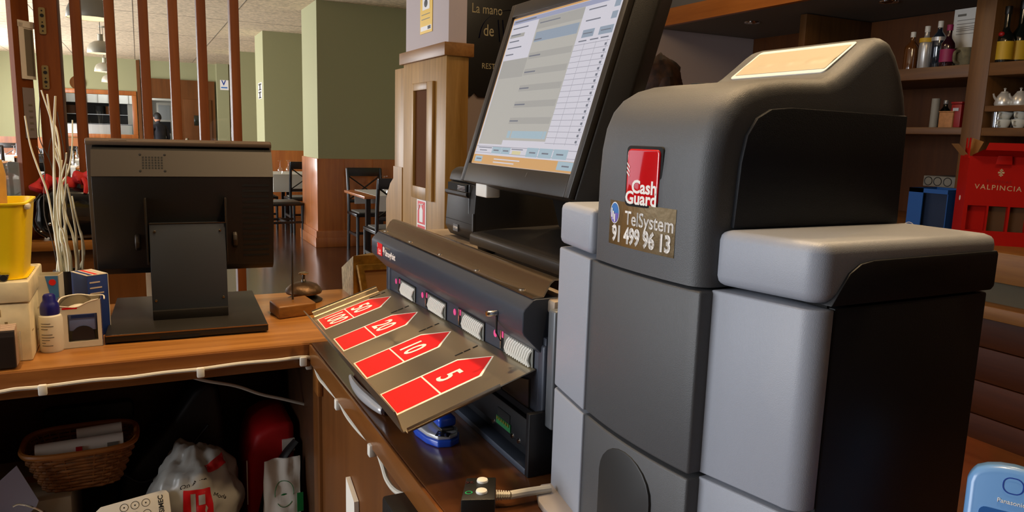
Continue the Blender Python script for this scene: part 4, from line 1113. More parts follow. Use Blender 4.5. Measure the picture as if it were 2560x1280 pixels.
for x, z in ((-.054, .182), (.061, .182), (-.056, .052), (.063, .052)):
    yy = -.062 + (z - .0165) / (.197 - .0165) * .017
    MB().lathe([(0, .0014), (.002, .0012), (.0026, 0), (0, 0)], n=10, M=frame_of((x, yy - .0003, z), (1, 0, 0), (0, 0, 1)) ).build('screw', 'screw', lm, local=True)
for x0 in (-.0685, .0715): lbx('hinge_plate', 'black_case', x0, x0 + .003, -.050, .03, .12, .245, .001)
m = MB(); m.box(-.0692, -.0676, -.0512, -.0495, .197, .245); m.box(.0708, .0724, -.0512, -.0495, .197, .245); m.build('hinge_edge', 'screw', lm, local=True)
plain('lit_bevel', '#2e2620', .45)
for s_, x in ((-1, -.0685), (1, .0745)):
    kn = MB(); F = frame_of((x, -.012, .160), (0, 1, 0), (0, 0, 1)) if s_ > 0 else frame_of((x, -.012, .160), (0, -1, 0), (0, 0, 1))
    kn.lathe([(.006, 0), (.006, .012), (.0, .012)], n=12, M=F)
    kn.lathe([(0, .011), (.017, .011), (.018, .013), (.018, .018), (.016, .020), (0, .020)], n=10, M=F)
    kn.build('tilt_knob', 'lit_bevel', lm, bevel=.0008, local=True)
# monitor body, leaning back (top towards the camera)
hx0, hx1 = -.166, .168
MT = Matrix.Translation((0, .035, .10)) @ Matrix.Rotation(math.radians(7), 4, 'X')
def tbx(name, mat, b, bev=.003):
    return MB().box(*b, MT).build(name, mat, lm, bev, local=True)
m = MB().prism([(-.040, .006), (-.046, .014), (-.046, .192), (-.018, .236), (.012, .242), (.018, .242), (.018, 0), (-.034, 0)], 'x', hx0 + .012, hx1 - .004, MT); m.build('back_shell', 'black_plastic', lm, bevel=.002, local=True)
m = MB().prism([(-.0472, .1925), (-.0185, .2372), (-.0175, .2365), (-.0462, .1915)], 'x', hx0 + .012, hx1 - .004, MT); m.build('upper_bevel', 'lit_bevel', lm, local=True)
tbx('front_frame', 'lit_rim', (hx0, hx1, .018, .030, -.012, .252), .003)
tbx('top_rim', 'lit_rim', (hx0 + .002, hx1 - .002, -.004, .018, .243, .2515), .002)
tbx('display', 'black_plastic', (hx0 + .015, hx1 - .015, .0302, .0308, .006, .236), 0)
# speaker grille of small holes on the bevel
bd = (Vector((-.0185, .2372)) - Vector((-.0472, .1925)))
FG = MT @ frame_of((0, -.0472, .1925), (1, 0, 0), (0, bd.x, bd.y))
m = MB()
for i in range(7):
    for j in range(5): m.box(-.068 + .0053 * i - .0016, -.068 + .0053 * i + .0016, .017 + .0054 * j - .0016, .017 + .0054 * j + .0016, -.0004, .0004, FG)
m.build('speaker_holes', 'gap_black', lm, local=True)
for x, y in ((-.073, .011), (-.031, .011), (-.073, .044), (-.031, .044)): MB().lathe([(0, .0008), (.002, .0006), (.0024, 0), (0, 0)], n=8, M=FG @ Matrix.Translation((x, y, .0002))).build('grille_screw', 'gap_black', lm, local=True)
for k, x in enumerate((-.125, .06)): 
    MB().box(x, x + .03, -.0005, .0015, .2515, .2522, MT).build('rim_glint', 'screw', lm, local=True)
# vent slits on the back
m = MB()
for k in range(14): m.box(.105, .155, -.0466, -.0455, .03 + .011 * k, .034 + .011 * k, MT)
m.build('vent_slits', 'gap_black', lm, local=True)

# ================================================================ THINGS ON THE OAK COUNTER
# ---- cream distressed wooden box, left
plain('cream_paint', '#e6dab8', .6, bump=.15, bscale=50, var=.18, vscale=22)
plain('cream_worn', '#8a7345', .7)
o = thing('wooden_chest', 'cream painted distressed wooden box with a lid, under the yellow tub', 'box', (-.235, 1.46, ZC))
bX0, bX1, bY0, bY1 = -.33, -.1685, 1.372, 1.545
bx('box_body', 'cream_paint', o, bX0, bX1, bY0, bY1, ZC, 1.115, bevel=.003)
ldc = bx('lid', 'cream_paint', o, bX0 - .002, bX1 + .002, bY0 - .002, bY1 + .002, 1.1165, 1.150, bevel=.003)
m = MB()
random.seed(5)
for k in range(9):
    y = bY0 + .02 + .017 * k; m.box(bX0 + .01, bX1 - .002, y, y + .0015, 1.1502, 1.1506)
m.build('lid_grooves', 'cream_worn', ldc)
m = MB()
for k in range(7):
    y = random.uniform(bY0 + .01, bY1 - .02); z = random.uniform(ZC + .015, 1.10); m.box(bX1 + .0001, bX1 + .0004, y, y + .012, z, z + .002)
for k in range(4):
    x = random.uniform(-.22, bX1 - .02); z = random.uniform(ZC + .02, 1.10); m.box(x, x + .004, bY0 - .0004, bY0 - .0001, z, z + .012)
m.build('worn_marks', 'cream_worn', o)
# ---- yellow tub on it
plain('yellow_plastic', '#ffdc0c', .45)
o = thing('plastic_tub', 'bright yellow plastic tub standing on the cream wooden box', 'tub', (-.245, 1.455, 1.151))
cx_, cy_ = -.2485, 1.452
m = MB()
m.prism(rounded(.155, .13, .02, 5, cx_, cy_), 'z', 1.151, 1.1515)
n_ = 24
def tubring(w, h, z): return [m.bm.verts.new((x, y, z)) for x, y in rounded(w, h, .02, 5, cx_, cy_)]
R0 = [tubring(.143, .118, 1.1516), tubring(.165, .14, 1.268), tubring(.170, .145, 1.2705), tubring(.170, .145, 1.273), tubring(.160, .135, 1.273), tubring(.139, .114, 1.156)]
for A, B in zip(R0, R0[1:]):
    for i in range(len(A)): m.bm.faces.new([A[i], A[(i + 1) % len(A)], B[(i + 1) % len(A)], B[i]])
m.bm.faces.new(R0[-1])
m.build('tub_body', 'yellow_plastic', o)
bx('rim_tab', 'white_plastic', o, -.1685, -.160, 1.39, 1.41, 1.262, 1.271, bevel=.003)
# red ribboned wooden handle standing in the tub
plain('pale_wood', '#c99b4e', .5, var=.12, vscale=30); plain('ribbon', '#7a1020', .5); plain('red_cloth', '#c23014', .6)
o = thing('wooden_rattle', 'pale wooden rounded handle with a dark red ribbon, standing in the yellow tub', 'utensil', (-.225, 1.475, 1.16))
MB().lathe([(0, .0), (.019, 0), (.021, .10), (.022, .155), (.018, .178), (.008, .186), (.007, .196), (.011, .20), (.012, .207), (0, .209)], (-.2215, 1.475, 1.158), 18).build('handle', 'pale_wood', o)
MB().tube([(-.232, 1.453, 1.345), (-.222, 1.450, 1.31), (-.212, 1.451, 1.276)], [.0035, .004, .005], 6, flat=.3).build('ribbon', 'ribbon', o)
MB().prism([(-.245, 1.264), (-.210, 1.264), (-.216, 1.276), (-.234, 1.287), (-.245, 1.290)], 'y', 1.440, 1.444).build('red_cloth', 'red_cloth', o)
# ---- little metal model car on the box lid
o = thing('toy_car', 'tiny silver metal model car on the lid of the cream box', 'toy', (-.205, 1.382, 1.151))
bx('car_body', 'chrome', o, -.235, -.193, 1.376, 1.390, 1.156, 1.162, bevel=.002)
MB().prism([(-.228, 1.162), (-.204, 1.162), (-.208, 1.169), (-.222, 1.169)], 'y', 1.377, 1.389).build('car_cabin', 'chrome', o)
for x in (-.226, -.200):
    for y in (1.3755, 1.3905):
        m = MB(); m.lathe([(0, -.0015), (.0048, -.0015), (.0054, 0), (.0048, .0015), (0, .0015)], n=14, M=frame_of((x, y, 1.1564), (1, 0, 0), (0, 0, 1))); m.build('wheel', 'black_print', o)
# ---- clear plastic tray of cards at the counter edge
thin_glass('clear_plastic', tint=(.9, .88, .86, 1), extra=.06)
plain('card_stack', '#c9ad94', .7); plain('card_dark', '#2b211c', .6)
o = thing('card_holder', 'clear plastic holder full of business cards at the counter edge', 'card holder', (-.2, 1.345, ZC))
X0, X1, Y0, Y1 = -.26, -.181, 1.326, 1.366
m = MB(); m.prism(rounded(X1 - X0, Y1 - Y0, .006, 3, (X0 + X1) / 2, (Y0 + Y1) / 2), 'z', ZC, ZC + .052); m.build('clear_cup', 'clear_plastic', o)
for k in range(9):
    y = Y0 + .004 + .0035 * k
    bx('business_card', 'card_stack' if k > 1 else 'card_dark', o, X0 + .005, X1 - .005, y, y + .0028, ZC + .003, ZC + .060 + .0007 * k)
# ---- glue bottle
plain('glue_white', '#ded9cc', .4); plain('navy_cap', '#1a1a72', .35)
o = thing('glue_bottle', 'small white glue bottle with a navy cap beside the stamp carton', 'bottle', (-.147, 1.428, ZC))
c = (-.1465, 1.424, ZC)
MB().lathe([(0, 0), (.0165, 0), (.0178, .003), (.0178, .055), (.0165, .061), (.0125, .064), (0, .064)], c, 22).build('bottle_body', 'glue_white', o)
MB().lathe([(.0140, .063), (.0145, .066), (.0145, .076), (.0125, .082), (.0098, .086), (.0092, .094), (.007, .097), (0, .097)], c, 22).build('cap', 'navy_cap', o)
m = MB()
for k, w in enumerate((.7, .9, .5, 0, .8, .9, .6, .3, .8)):
    if w:
        a0 = -2.35; 
        pts_ = [(c[0] + .01795 * math.cos(a0 + i * w * 1.2 / 8), c[1] + .01795 * math.sin(a0 + i * w * 1.2 / 8), ZC + .050 - .0047 * k) for i in range(9)]
        m.tube(pts_, .00045, 4)
m.build('printed_lines', 'black_print', o)
# ---- stamp carton with a torn top and a window showing the stamp
plain('carton_white', '#d8d2c4', .6); plain('stamp_blue', '#2b4a9c', .45); plain('stamp_light', '#6f82bd', .4); plain('stamp_dark', '#23222a', .4); plain('carton_blue', '#2a2f7a', .55); plain('kraft', '#a0947c', .8)
SR = math.radians(2)
o = thing('stamp_carton', 'torn white and blue carton with a window showing a blue self-inking stamp', 'carton', (-.105, 1.45, ZC), SR)
wd, dp, hh_ = .066, .05, .078
def sbx(name, mat, b, par=None, bev=0): return MB().box(*b).build(name, mat, par or o, bev, local=True)
x0, x1, y0, y1 = -wd / 2, wd / 2, -dp / 2, dp / 2
wx0, wx1, wz0, wz1 = -.018, .026, .011, .059
m = MB(); m.box(x0, x1, y0, y0 + .001, 0, wz0); m.box(x0, wx0, y0, y0 + .001, wz0, wz1); m.box(wx1, x1, y0, y0 + .001, wz0, wz1)
m.prism([(x0, wz1), (x1, wz1), (x1, .083), (x1 - .014, .0835), (x1 - .020, .079), (x1 - .034, .072), (x0 + .012, .072), (x0, .0755)], 'y', y0, y0 + .001)
m.build('carton_front', 'carton_white', o, local=True)
m = MB(); m.prism([(y0, 0), (y1, 0), (y1, .080), (y0 + .02, .082), (y0, .0765)], 'x', x0, x0 + .001); m.build('carton_side', 'carton_blue', o, local=True)
m = MB(); m.prism([(y0, 0), (y1, 0), (y1, .083), (y1 - .015, .079), (y0, .083)], 'x', x1 - .001, x1); m.build('carton_side', 'carton_blue', o, local=True)
m = MB(); m.prism([(x0, 0), (x1, 0), (x1, .084), (x1 - .02, .081), (x1 - .035, .0835), (x0, .080)], 'y', y1 - .001, y1); m.build('carton_back', 'kraft', o, local=True)
sbx('carton_floor', 'kraft', (x0, x1, y0, y1, 0, .001))
MB().tube(smooth_path([(x0, y0, .0755), (x0 + .006, y1 - .01, .081), (x0 + .03, y1, .0835), (x1 - .014, y1 - .006, .081), (x1 + .003, y1 - .02, .0835), (x1 + .005, y0 + .01, .0805)], 4), .0012, 6).build('torn_edge', 'paper', o, local=True)
MB().tube(smooth_path([(x0, y0, .0757), (x0 + .02, y0, .072), (x1 - .034, y0, .0722), (x1 - .02, y0, .079), (x1 - .004, y0, .0832)], 4), .0009, 6).build('torn_edge', 'paper', o, local=True)
sbx('red_strip', 'red_print', (x0 + .008, x0 + .030, y0 - .0004, y0, .0685, .0715))
stp = sbx('stamp_body', 'stamp_light', (wx0 + .001, wx1 - .001, y0 + .006, y0 + .028, .028, .060), None, .003)
sbx('stamp_label', 'stamp_blue', (wx0 + .005, wx1 - .004, y0 + .0054, y0 + .006, .051, .0565), stp)
m = MB(); P = [(wx0 + .005, .012), (wx1 - .005, .012)] + [(.004 + .0165 * math.cos(a), .022 + .015 * math.sin(a)) for a in [PI * i / 10 for i in range(11)]]
m.prism(P, 'y', y0 + .0045, y0 + .02); m.build('stamp_foot', 'stamp_dark', stp, local=True)

MB().ball((.0, .003, .058), (.024, .016, .013)).build('filling', 'glue_white', o, local=True)
# ---- open white carton with a picture, and the blue carton
plain('sky_print', '#3f7ac0', .5); plain('orange_print', '#c9703a', .5); plain('carton_navy', '#1b3578', .5); plain('light_stripe', '#c9b8a8', .6)
o = thing('open_carton', 'open white carton with a blue and orange picture, behind the glue bottle', 'carton', (-.152, 1.50, ZC), math.radians(-8))
w, d, h = .037, .034, .118
m = MB(); m.box(-w / 2, w / 2, -d / 2, -d / 2 + .0008, 0, h); m.box(-w / 2, w / 2, d / 2 - .0008, d / 2, 0, h); m.box(-w / 2, -w / 2 + .0008, -d / 2, d / 2, 0, h); m.box(w / 2 - .0008, w / 2, -d / 2, d / 2, 0, h); m.box(-w / 2, w / 2, -d / 2, d / 2, 0, .001)
m.build('carton_walls', 'carton_white', o, local=True)
MB().prism([(-.002, h - .001), (w / 2 - .001, h - .001), (w / 2 - .001, .03), (.008, .05), (.003, .09)], 'y', -d / 2 - .0004, -d / 2).build('blue_picture', 'sky_print', o, local=True)
MB().prism([(-.004, .02), (.013, .02), (.010, .055), (.004, .075), (-.002, .05)], 'y', -d / 2 - .0007, -d / 2 - .0003).build('orange_picture', 'orange_print', o, local=True)
MB().lathe([(0, 0), (.0055, 0), (.0055, .0005), (0, .0005)], n=16, M=frame_of((.009, -d / 2 - .0006, h - .012), (1, 0, 0), (0, 0, 1))).build('red_dot', 'red_print', o, local=True)
o = thing('navy_carton', 'closed navy blue carton with white list print, behind the stamp carton', 'carton', (-.092, 1.525, ZC), math.radians(28))
w, d, h = .036, .06, .112
x0, x1, y0, y1 = -w / 2, w / 2, -d / 2, d / 2
sbx('carton_body', 'carton_navy', (x0, x1, y0, y1, 0, h), None, .0008)
sbx('carton_lid', 'carton_white', (x0 - .0004, x1 + .0004, y0 - .0004, y1 + .0004, h, h + .001))
for k, c_ in enumerate(('carton_navy', 'red_print', 'light_stripe')): sbx('lid_stripe', c_, (x0 + .004 + .010 * k, x0 + .010 + .010 * k, y0 + .002, y1 - .002, h + .001, h + .0013))
m = MB()
for k in range(4): m.box(x0 + .004, x0 + .022 + .003 * (k % 3), y0 - .0005, y0 - .0001, .098 - .010 * k, .1005 - .010 * k)
for k in range(5): m.box(x1 + .0001, x1 + .0005, y0 + .008, y1 - .018 + .004 * (k % 2), .092 - .012 * k, .094 - .012 * k)
m.build('list_print', 'light_stripe', o, local=True)
sbx('corner_print', 'carton_white', (x1 - .0004, x1 + .0006, y0 - .0006, y0 + .003, 0, h))
# ---- white twigs bunch in a vase behind them
plain('twig_white', '#e0dbc2', .6, bump=.1, bscale=60); plain('twig_dark', '#3d3020', .6); plain('vase_dark', '#1a1410', .3)
vx, vy = -.135, 1.64
tw = thing('twig_vase', 'dark vase with a tall bunch of white curly twigs behind the cartons', 'vase', (vx, vy, ZC))
MB().lathe([(0, 0), (.03, 0), (.034, .01), (.036, .05), (.026, .085), (.024, .10), (.02, .10), (.02, .09), (.03, .05), (.028, .01), (0, .008)], (vx, vy, ZC), 20).build('vase', 'vase_dark', tw)
TW = [((150, 680), (140, 600), (133, 560), (118, 480), (95, 420), (75, 360), (62, 290)), ((160, 690), (140, 600), (137, 520), (134, 440), (134, 360), (118, 240)), ((175, 690), (155, 610), (150, 540), (150, 470), (157, 430), (165, 400), (166, 382)),
      ((158, 680), (145, 590), (140, 520), (148, 470), (170, 430), (180, 370), (181, 300)), ((165, 690), (160, 640), (150, 560), (151, 470), (150, 420), (137, 380), (130, 310), (103, 225)), ((190, 690), (185, 600), (165, 540), (155, 480), (152, 420), (148, 365), (140, 320), (128, 300), (118, 235)),
      ((195, 680), (192, 620), (190, 580), (180, 520), (172, 480), (168, 460)), ((205, 690), (206, 610), (200, 580), (188, 530), (180, 490)), ((208, 650), (205, 590), (198, 570), (186, 520)), ((150, 680), (155, 620), (160, 580), (164, 540), (160, 500), (155, 460), (145, 380), (137, 340), (139, 240)),
      ((172, 700), (170, 640), (158, 580), (148, 560), (143, 500), (150, 440), (148, 400), (140, 370)), ((145, 690), (146, 640), (142, 610), (138, 570)), ((180, 700), (176, 640), (165, 600), (162, 560), (158, 520), (163, 480), (165, 440), (168, 410)), ((160, 700), (162, 650), (168, 610), (165, 575)), ((200, 700), (196, 650), (198, 625)),
      ((168, 690), (160, 620), (152, 600), (150, 550), (152, 500), (152, 440), (155, 400)), ((155, 700), (148, 640), (139, 600), (136, 540), (137, 470), (135, 390), (134, 320), (138, 240))]
for k, P in enumerate(TW):
    yy = vy + (k % 5 - 2) * .008
    base = Vector((vx + ((k * 7) % 5 - 2) * .004, vy, ZC + .06))
    pts = [base] + [at_y(x, y, yy + .004 * i * (1 if k % 2 else -1)) for i, (x, y) in enumerate(P)]
    n = len(pts)
    sp_ = smooth_path(pts, 4)
    MB().tube(sp_, [.0026 - .0012 * i / len(sp_) for i in range(len(sp_))], 6).build('twig', 'twig_white', tw)
for P in (((150, 690), (130, 600), (112, 540), (110, 480), (112, 420), (100, 380), (92, 365)), ((160, 690), (150, 500), (130, 420), (122, 390), (123, 370), (128, 345)), ((150, 690), (140, 480), (128, 410), (100, 350), (98, 300), (100, 245)), ((170, 690), (165, 450), (160, 380), (143, 280))):
    pts = [Vector((vx, vy, ZC + .06))] + [at_y(x, y, vy + .02) for x, y in P]
    MB().tube(smooth_path(pts, 4), .0009, 5).build('twig', 'twig_dark', tw)
# ---- bill spike, call bell, gilt frame
o = thing('bill_spike', 'wooden block with an upright metal receipt spike beside the call bell', 'receipt spike', (.272, 1.545, ZC))
m = MB().prism([(.2285, 1.578), (.2365, 1.507), (.3155, 1.527), (.3075, 1.602)], 'z', ZC, ZC + .0265); m.build('block', 'block_wood', o, bevel=.004, seg=3)
plain('old_steel', '#6d675e', .35, metal=.9, bump=.2, bscale=200)
q = at_z(732, 748, ZC + .027)
MB().tube([(q.x, q.y, ZC + .026), (q.x, q.y, ZC + .07), (q.x + .001, q.y, ZC + .118), (q.x + .001, q.y, ZC + .132)], [.0022, .0021, .0017, .0003], 10).build('spike', 'old_steel', o)
plain('old_bronze', '#5a4532', .4, metal=.8, bump=.5, bscale=90, var=.35, vscale=60); plain('bell_base', '#181410', .4)
o = thing('call_bell', 'old bronze counter bell with an engraved dome and push button', 'bell', (.316, 1.668, ZC))
c = (.3165, 1.665, ZC)
MB().lathe([(0, 0), (.040, 0), (.041, .003), (.030, .010), (.014, .016), (0, .016)], c, 28).build('base', 'bell_base', o)
MB().lathe([(.036, .0185), (.0385, .0185), (.040, .022), (.0385, .028), (.030, .0365), (.018, .0415), (.006, .043), (0, .043)], c, 32).build('dome', 'old_bronze', o)
MB().lathe([(.006, .0425), (.005, .047), (.0032, .049), (.0038, .056), (.003, .060), (0, .060)], c, 14).build('stem', 'old_steel', o)
MB().lathe([(0, .0595), (.0105, .061), (.011, .063), (.009, .0645), (0, .065)], c, 18).build('push_button', 'screw', o)
plain('gilt', '#8a6a2c', .35, metal=.7, bump=.25, bscale=120, var=.35, vscale=50); plain('gilt_relief', '#b0a07a', .5, metal=.3, bump=1.0, bscale=110, var=.35, vscale=80); plain('frame_card', '#6b4a20', .6)
o = thing('gilt_box', 'old gilt box with relief sides and a framed front, beside the note machine', 'ornament box', (.46, 1.68, ZC))
a = at_z(857, 722, ZC); b = at_z(884, 746, ZC); zt_ = at_y(885, 640, b.y).z; zf_ = at_y(857, 668, a.y).z
fx = .60
m = MB(); V = [Vector((a.x, a.y, ZC)), Vector((b.x, b.y, ZC)), Vector((b.x, b.y, zt_)), Vector((a.x - .002, a.y, zf_))]
W2 = [Vector((fx, a.y + .0, ZC)), Vector((fx, b.y, ZC)), Vector((fx, b.y, zt_)), Vector((fx, a.y, zt_ + .0))]
m.face(V); m.face([V[1], W2[1], W2[2], V[2]]); m.face([V[2], W2[2], W2[3], V[3]]); m.face([V[0], W2[0], W2[1], V[1]]); m.face([V[0], V[3], W2[3], W2[0]]); m.face(W2)
bmesh.ops.remove_doubles(m.bm, verts=m.bm.verts, dist=1e-5)
m.build('box_body', 'gilt', o)
m = MB(); off = Vector((-.0008, -.0006, 0)); cV = sum(V, Vector()) / 4
m.face([p + off for p in V]); m.build('relief_side', 'gilt_relief', o)
y_ = b.y - .001
fr0 = at_y(893, 662, y_); 
m = MB()
X_0, X_1, Z_0, Z_1 = fr0.x, fx, ZC, fr0.z
lean = .012
def fp(x, z, out): return Vector((x + (Z_1 - z) * .14, y_ - out - (Z_1 - z) * .10, z))
def bar(p, q, r, s, h=.006):
    A = [fp(*t, h) for t in (p, q, r, s)]; B = [fp(*t, 0) for t in (p, q, r, s)]
    m.face(A)
    for i in range(4): m.face([A[i], B[i], B[(i + 1) % 4], A[(i + 1) % 4]])
e = .013
bar((X_0, Z_1), (X_1, Z_1), (X_1, Z_1 - e), (X_0 + e, Z_1 - e)); bar((X_0, Z_1), (X_0 + e, Z_1 - e), (X_0 + e, Z_0 + e), (X_0, Z_0)); bar((X_0, Z_0), (X_1, Z_0), (X_1, Z_0 + e), (X_0 + e, Z_0 + e))
m.build('front_frame', 'gilt', o)
m = MB(); m.face([fp(X_0 + e * .8, Z_1 - e * .8, .002), fp(X_1, Z_1 - e * .8, .002), fp(X_1, Z_0 + e * .8, .002), fp(X_0 + e * .8, Z_0 + e * .8, .002)]); m.build('framed_card', 'frame_card', o)
m = MB()
m.tube([fp(X_0 - .002, Z_1, .006), fp(X_0 - .002, Z_0, .006)], .002, 6); m.build('pale_edge', 'gilt_relief', o)

# ================================================================ THINGS ON THE CABINET COUNTER
plain('silver_plastic', '#c9cace', .25, metal=.4); plain('blue_plastic', '#1c48b8', .3, coat=.4); plain('maroon', '#3a1212', .4)
# silver bow-handled punch lying at the counter edge, under the tray
o = thing('paper_punch', 'silver bow-handled paper punch with a dark red body, lying under the tray edge', 'hole punch', (.295, 1.03, ZC))
bow_ = [at_z(x, y, ZC + .010) for x, y in ((877, 941), (886, 960), (904, 983), (928, 1005), (952, 1024), (958, 1027))]
sp_ = smooth_path(bow_, 5); nb = len(sp_)
MB().tube(sp_, [.003 + .0045 * math.sin(PI * (i + .5) / nb) for i in range(nb)], 10, flat=1.1).build('bow_handle', 'silver_plastic', o)
ya_, yb_ = bow_[0].y, bow_[-1].y
MB().prism([(bow_[0].x + .003, ya_ - .004), (bow_[0].x + .034, ya_ - .01), (bow_[-1].x + .032, yb_ + .006), (bow_[-1].x + .002, yb_ + .004), (bow_[3].x + .004, bow_[3].y), (bow_[2].x + .004, bow_[2].y)], 'z', ZC, ZC + .016).build('body', 'maroon', o, bevel=.003)
MB().box(bow_[0].x + .012, bow_[0].x + .020, yb_ + .02, ya_ - .02, ZC + .0165, ZC + .019).build('hinge_bar', 'screw', o, bevel=.001)
# blue and silver stapler
o = thing('desk_stapler', 'blue and silver calculator-like stapler on the dark counter under the tray', 'stapler', (.31, .80, ZC))
cA, cB = at_z(1035, 1080, ZC + .012), at_z(1130, 1110, ZC + .012)
dirv = Vector((cB.x - cA.x, cB.y - cA.y, 0)).normalized(); e_ = at_z(1122, 1112, ZC); s_ = at_z(1030, 1082, ZC)
pts2 = [at_z(x, y, ZC) for x, y in ((1085, 1070), (1125, 1082), (1148, 1096), (1147, 1110), (1128, 1119), (1095, 1121), (1065, 1110), (1038, 1090), (1030, 1075), (1050, 1068))]
P2 = [(p.x, p.y) for p in pts2]
def inset(P, k):
    cx_ = sum(p[0] for p in P) / len(P); cy_ = sum(p[1] for p in P) / len(P)
    return [(cx_ + (p[0] - cx_) * k, cy_ + (p[1] - cy_) * k) for p in P]
MB().prism(P2, 'z', ZC, ZC + .009).build('blue_base', 'blue_plastic', o, bevel=.002, seg=3)
MB().prism(inset(P2, .93), 'z', ZC + .009, ZC + .015).build('silver_top', 'silver_plastic', o, bevel=.002, seg=3)
kp = [at_z(x, y, ZC + .015) for x, y in ((1095, 1078), (1127, 1084), (1122, 1094), (1087, 1091))]
MB().prism([(p.x, p.y) for p in kp], 'z', ZC + .0151, ZC + .0162).build('key_pad', 'black_plastic', o, bevel=.0005)
for x, y in ((1100, 1082), (1113, 1086), (1099, 1089), (1114, 1090)):
    q = at_z(x, y, ZC + .0165); MB().lathe([(0, 0), (.0016, 0), (.0016, .0006), (0, .0007)], (q.x, q.y, ZC + .0163), 10).build('key', 'chrome', o)
q = at_z(1112, 1060, ZC + .02)
bx('blue_arm', 'blue_plastic', o, q.x - .012, q.x + .012, q.y - .01, q.y + .035, ZC + .019, ZC + .032, bevel=.004, seg=3)
bx('steel_jaw', 'old_steel', o, q.x - .009, q.x + .008, q.y - .012, q.y + .02, ZC + .0155, ZC + .019, bevel=.001)
# two-button control box with its cable
o = thing('button_box', 'small black control box with two white push buttons and a white cable', 'control box', (.35, .60, ZC))
zt_ = ZC + .026
cs = [at_z(x, y, zt_) for x, y in ((1166, 1194), (1240, 1192), (1238, 1248), (1152, 1250))]
MB().prism([(p.x, p.y) for p in cs], 'z', ZC, zt_).build('housing', 'black_plastic', o, bevel=.0015)
for x, y in ((1206, 1204), (1204, 1231)):
    q = at_z(x, y, zt_); MB().lathe([(0, 0), (.0058, 0), (.0060, .001), (.0054, .0026), (.003, .0030), (0, .0031)], (q.x, q.y, zt_), 18).build('push_button', 'white_plastic', o)
q = at_z(1172, 1232, zt_)
plain('green_print', '#159a5a', .5)
MB().lathe([(.0028, .0002), (.0040, .0002), (.0040, .0004), (.0028, .0004), (.0028, .0002)], (q.x, q.y, zt_), 16, sy=.8).build('green_mark', 'green_print', o)
q = at_z(1174, 1207, zt_); u_ = (cs[1] - cs[0]).normalized()
m = MB(); F = frame_of((q.x, q.y, zt_ + .0003), u_, Vector((0, 0, 1)).cross(u_))
for a in (.5, -.5): m.box(-.0045, .0045, -.0007, .0007, 0, .0002, F @ Matrix.Rotation(a, 4, 'Z'))
m.build('red_mark', 'maroon', o)
A_ = at_z(1240, 1238, ZC + .012); B_ = at_z(1275, 1238, ZC + .012); C_ = at_z(1375, 1222, ZC + .010)
m = MB(); n = 6
for k in range(6):
    p = A_.lerp(B_, k / 6.0); q2 = A_.lerp(B_, (k + .55) / 6.0); m.tube([p, q2], .0055 - .0002 * k, 10)
m.tube([A_, B_], .0035, 8); m.build('strain_relief', 'cable_white', o)
MB().tube(smooth_path([B_, at_z(1320, 1230, ZC + .011), C_], 5), .0045, 10).build('cable', 'cable_white', o)

# ---- cordless phone standing at the near end of the counter
plain('phone_blue', '#6d9ed6', .3, coat=.3); plain('phone_line', '#1d3f96', .4); plain('phone_dark', '#2a5c9e', .3)
px0 = Vector((.512, .262, 0))
ph = thing('cordless_phone', 'light blue cordless phone standing in its cradle at the counter end', 'phone', (.512, .262, ZC - .0), math.radians(-60))
# local: x right across the face, y away from camera, z up; leaning back a little
T_ = Matrix.Translation((0, 0, .003)) @ Matrix.Rotation(math.radians(-12), 4, 'X')
def outline(w, h, r, n=10):
    P = []
    for i in range(n + 1):
        a = PI * i / n; P.append((w / 2 * math.cos(a), h - r + r * math.sin(a) ** .8))
    return P + [(-w / 2 * .96, 0), (w / 2 * .96, 0)]
MB().prism(outline(.054, .162, .016), 'y', -.011, .011, T_).build('handset', 'phone_blue', ph, bevel=.005, seg=4, local=True)
def pring(w, h, r, cz, th, name, mat):
    m = MB(); P = rounded(w, h, r, 5, .0, cz); Q = rounded(w - .0016, h - .0016, r - .0008, 5, .0, cz)
    n = len(P)
    A = [m.bm.verts.new(T_ @ Vector((x, -.0113, z))) for x, z in P]; B = [m.bm.verts.new(T_ @ Vector((x, -.0113, z))) for x, z in Q]
    for i in range(n): m.bm.faces.new([A[i], A[(i + 1) % n], B[(i + 1) % n], B[i]])
    return m.build(name, mat, ph, local=True)
pring(.0125, .0115, .005, .149, 0, 'ear_ring', 'phone_line')
text('maker_text', 'Panasonic', 'white_print', ph, MW[ph.name] @ T_ @ frame_of((0, -.0113, .1375), (1, 0, 0), (0, 0, 1)), .0042)
MB().prism(rounded(.036, .034, .004, 4, 0, .114), 'y', -.0118, -.011, T_).build('display', 'phone_dark', ph, local=True)
m = MB()
MB().prism(rounded(.030, .026, .002, 3, 0, .114), 'y', -.0122, -.0117, T_).build('display_glass', 'phone_line', ph, local=True)
for r_ in range(4):
    for c_ in range(3): MB().prism(rounded(.010, .006, .002, 2, -.014 + .014 * c_, .085 - .013 * r_), 'y', -.0125, -.011, T_).build('key', 'white_plastic', ph, local=True)
MB().prism([(-.03, 0), (.055, 0), (.055, .01), (.038, .042), (.016, .044), (.012, .012), (-.022, .012)], 'x', -.036, .036).build('cradle', 'phone_dark', ph, bevel=.003, local=True)

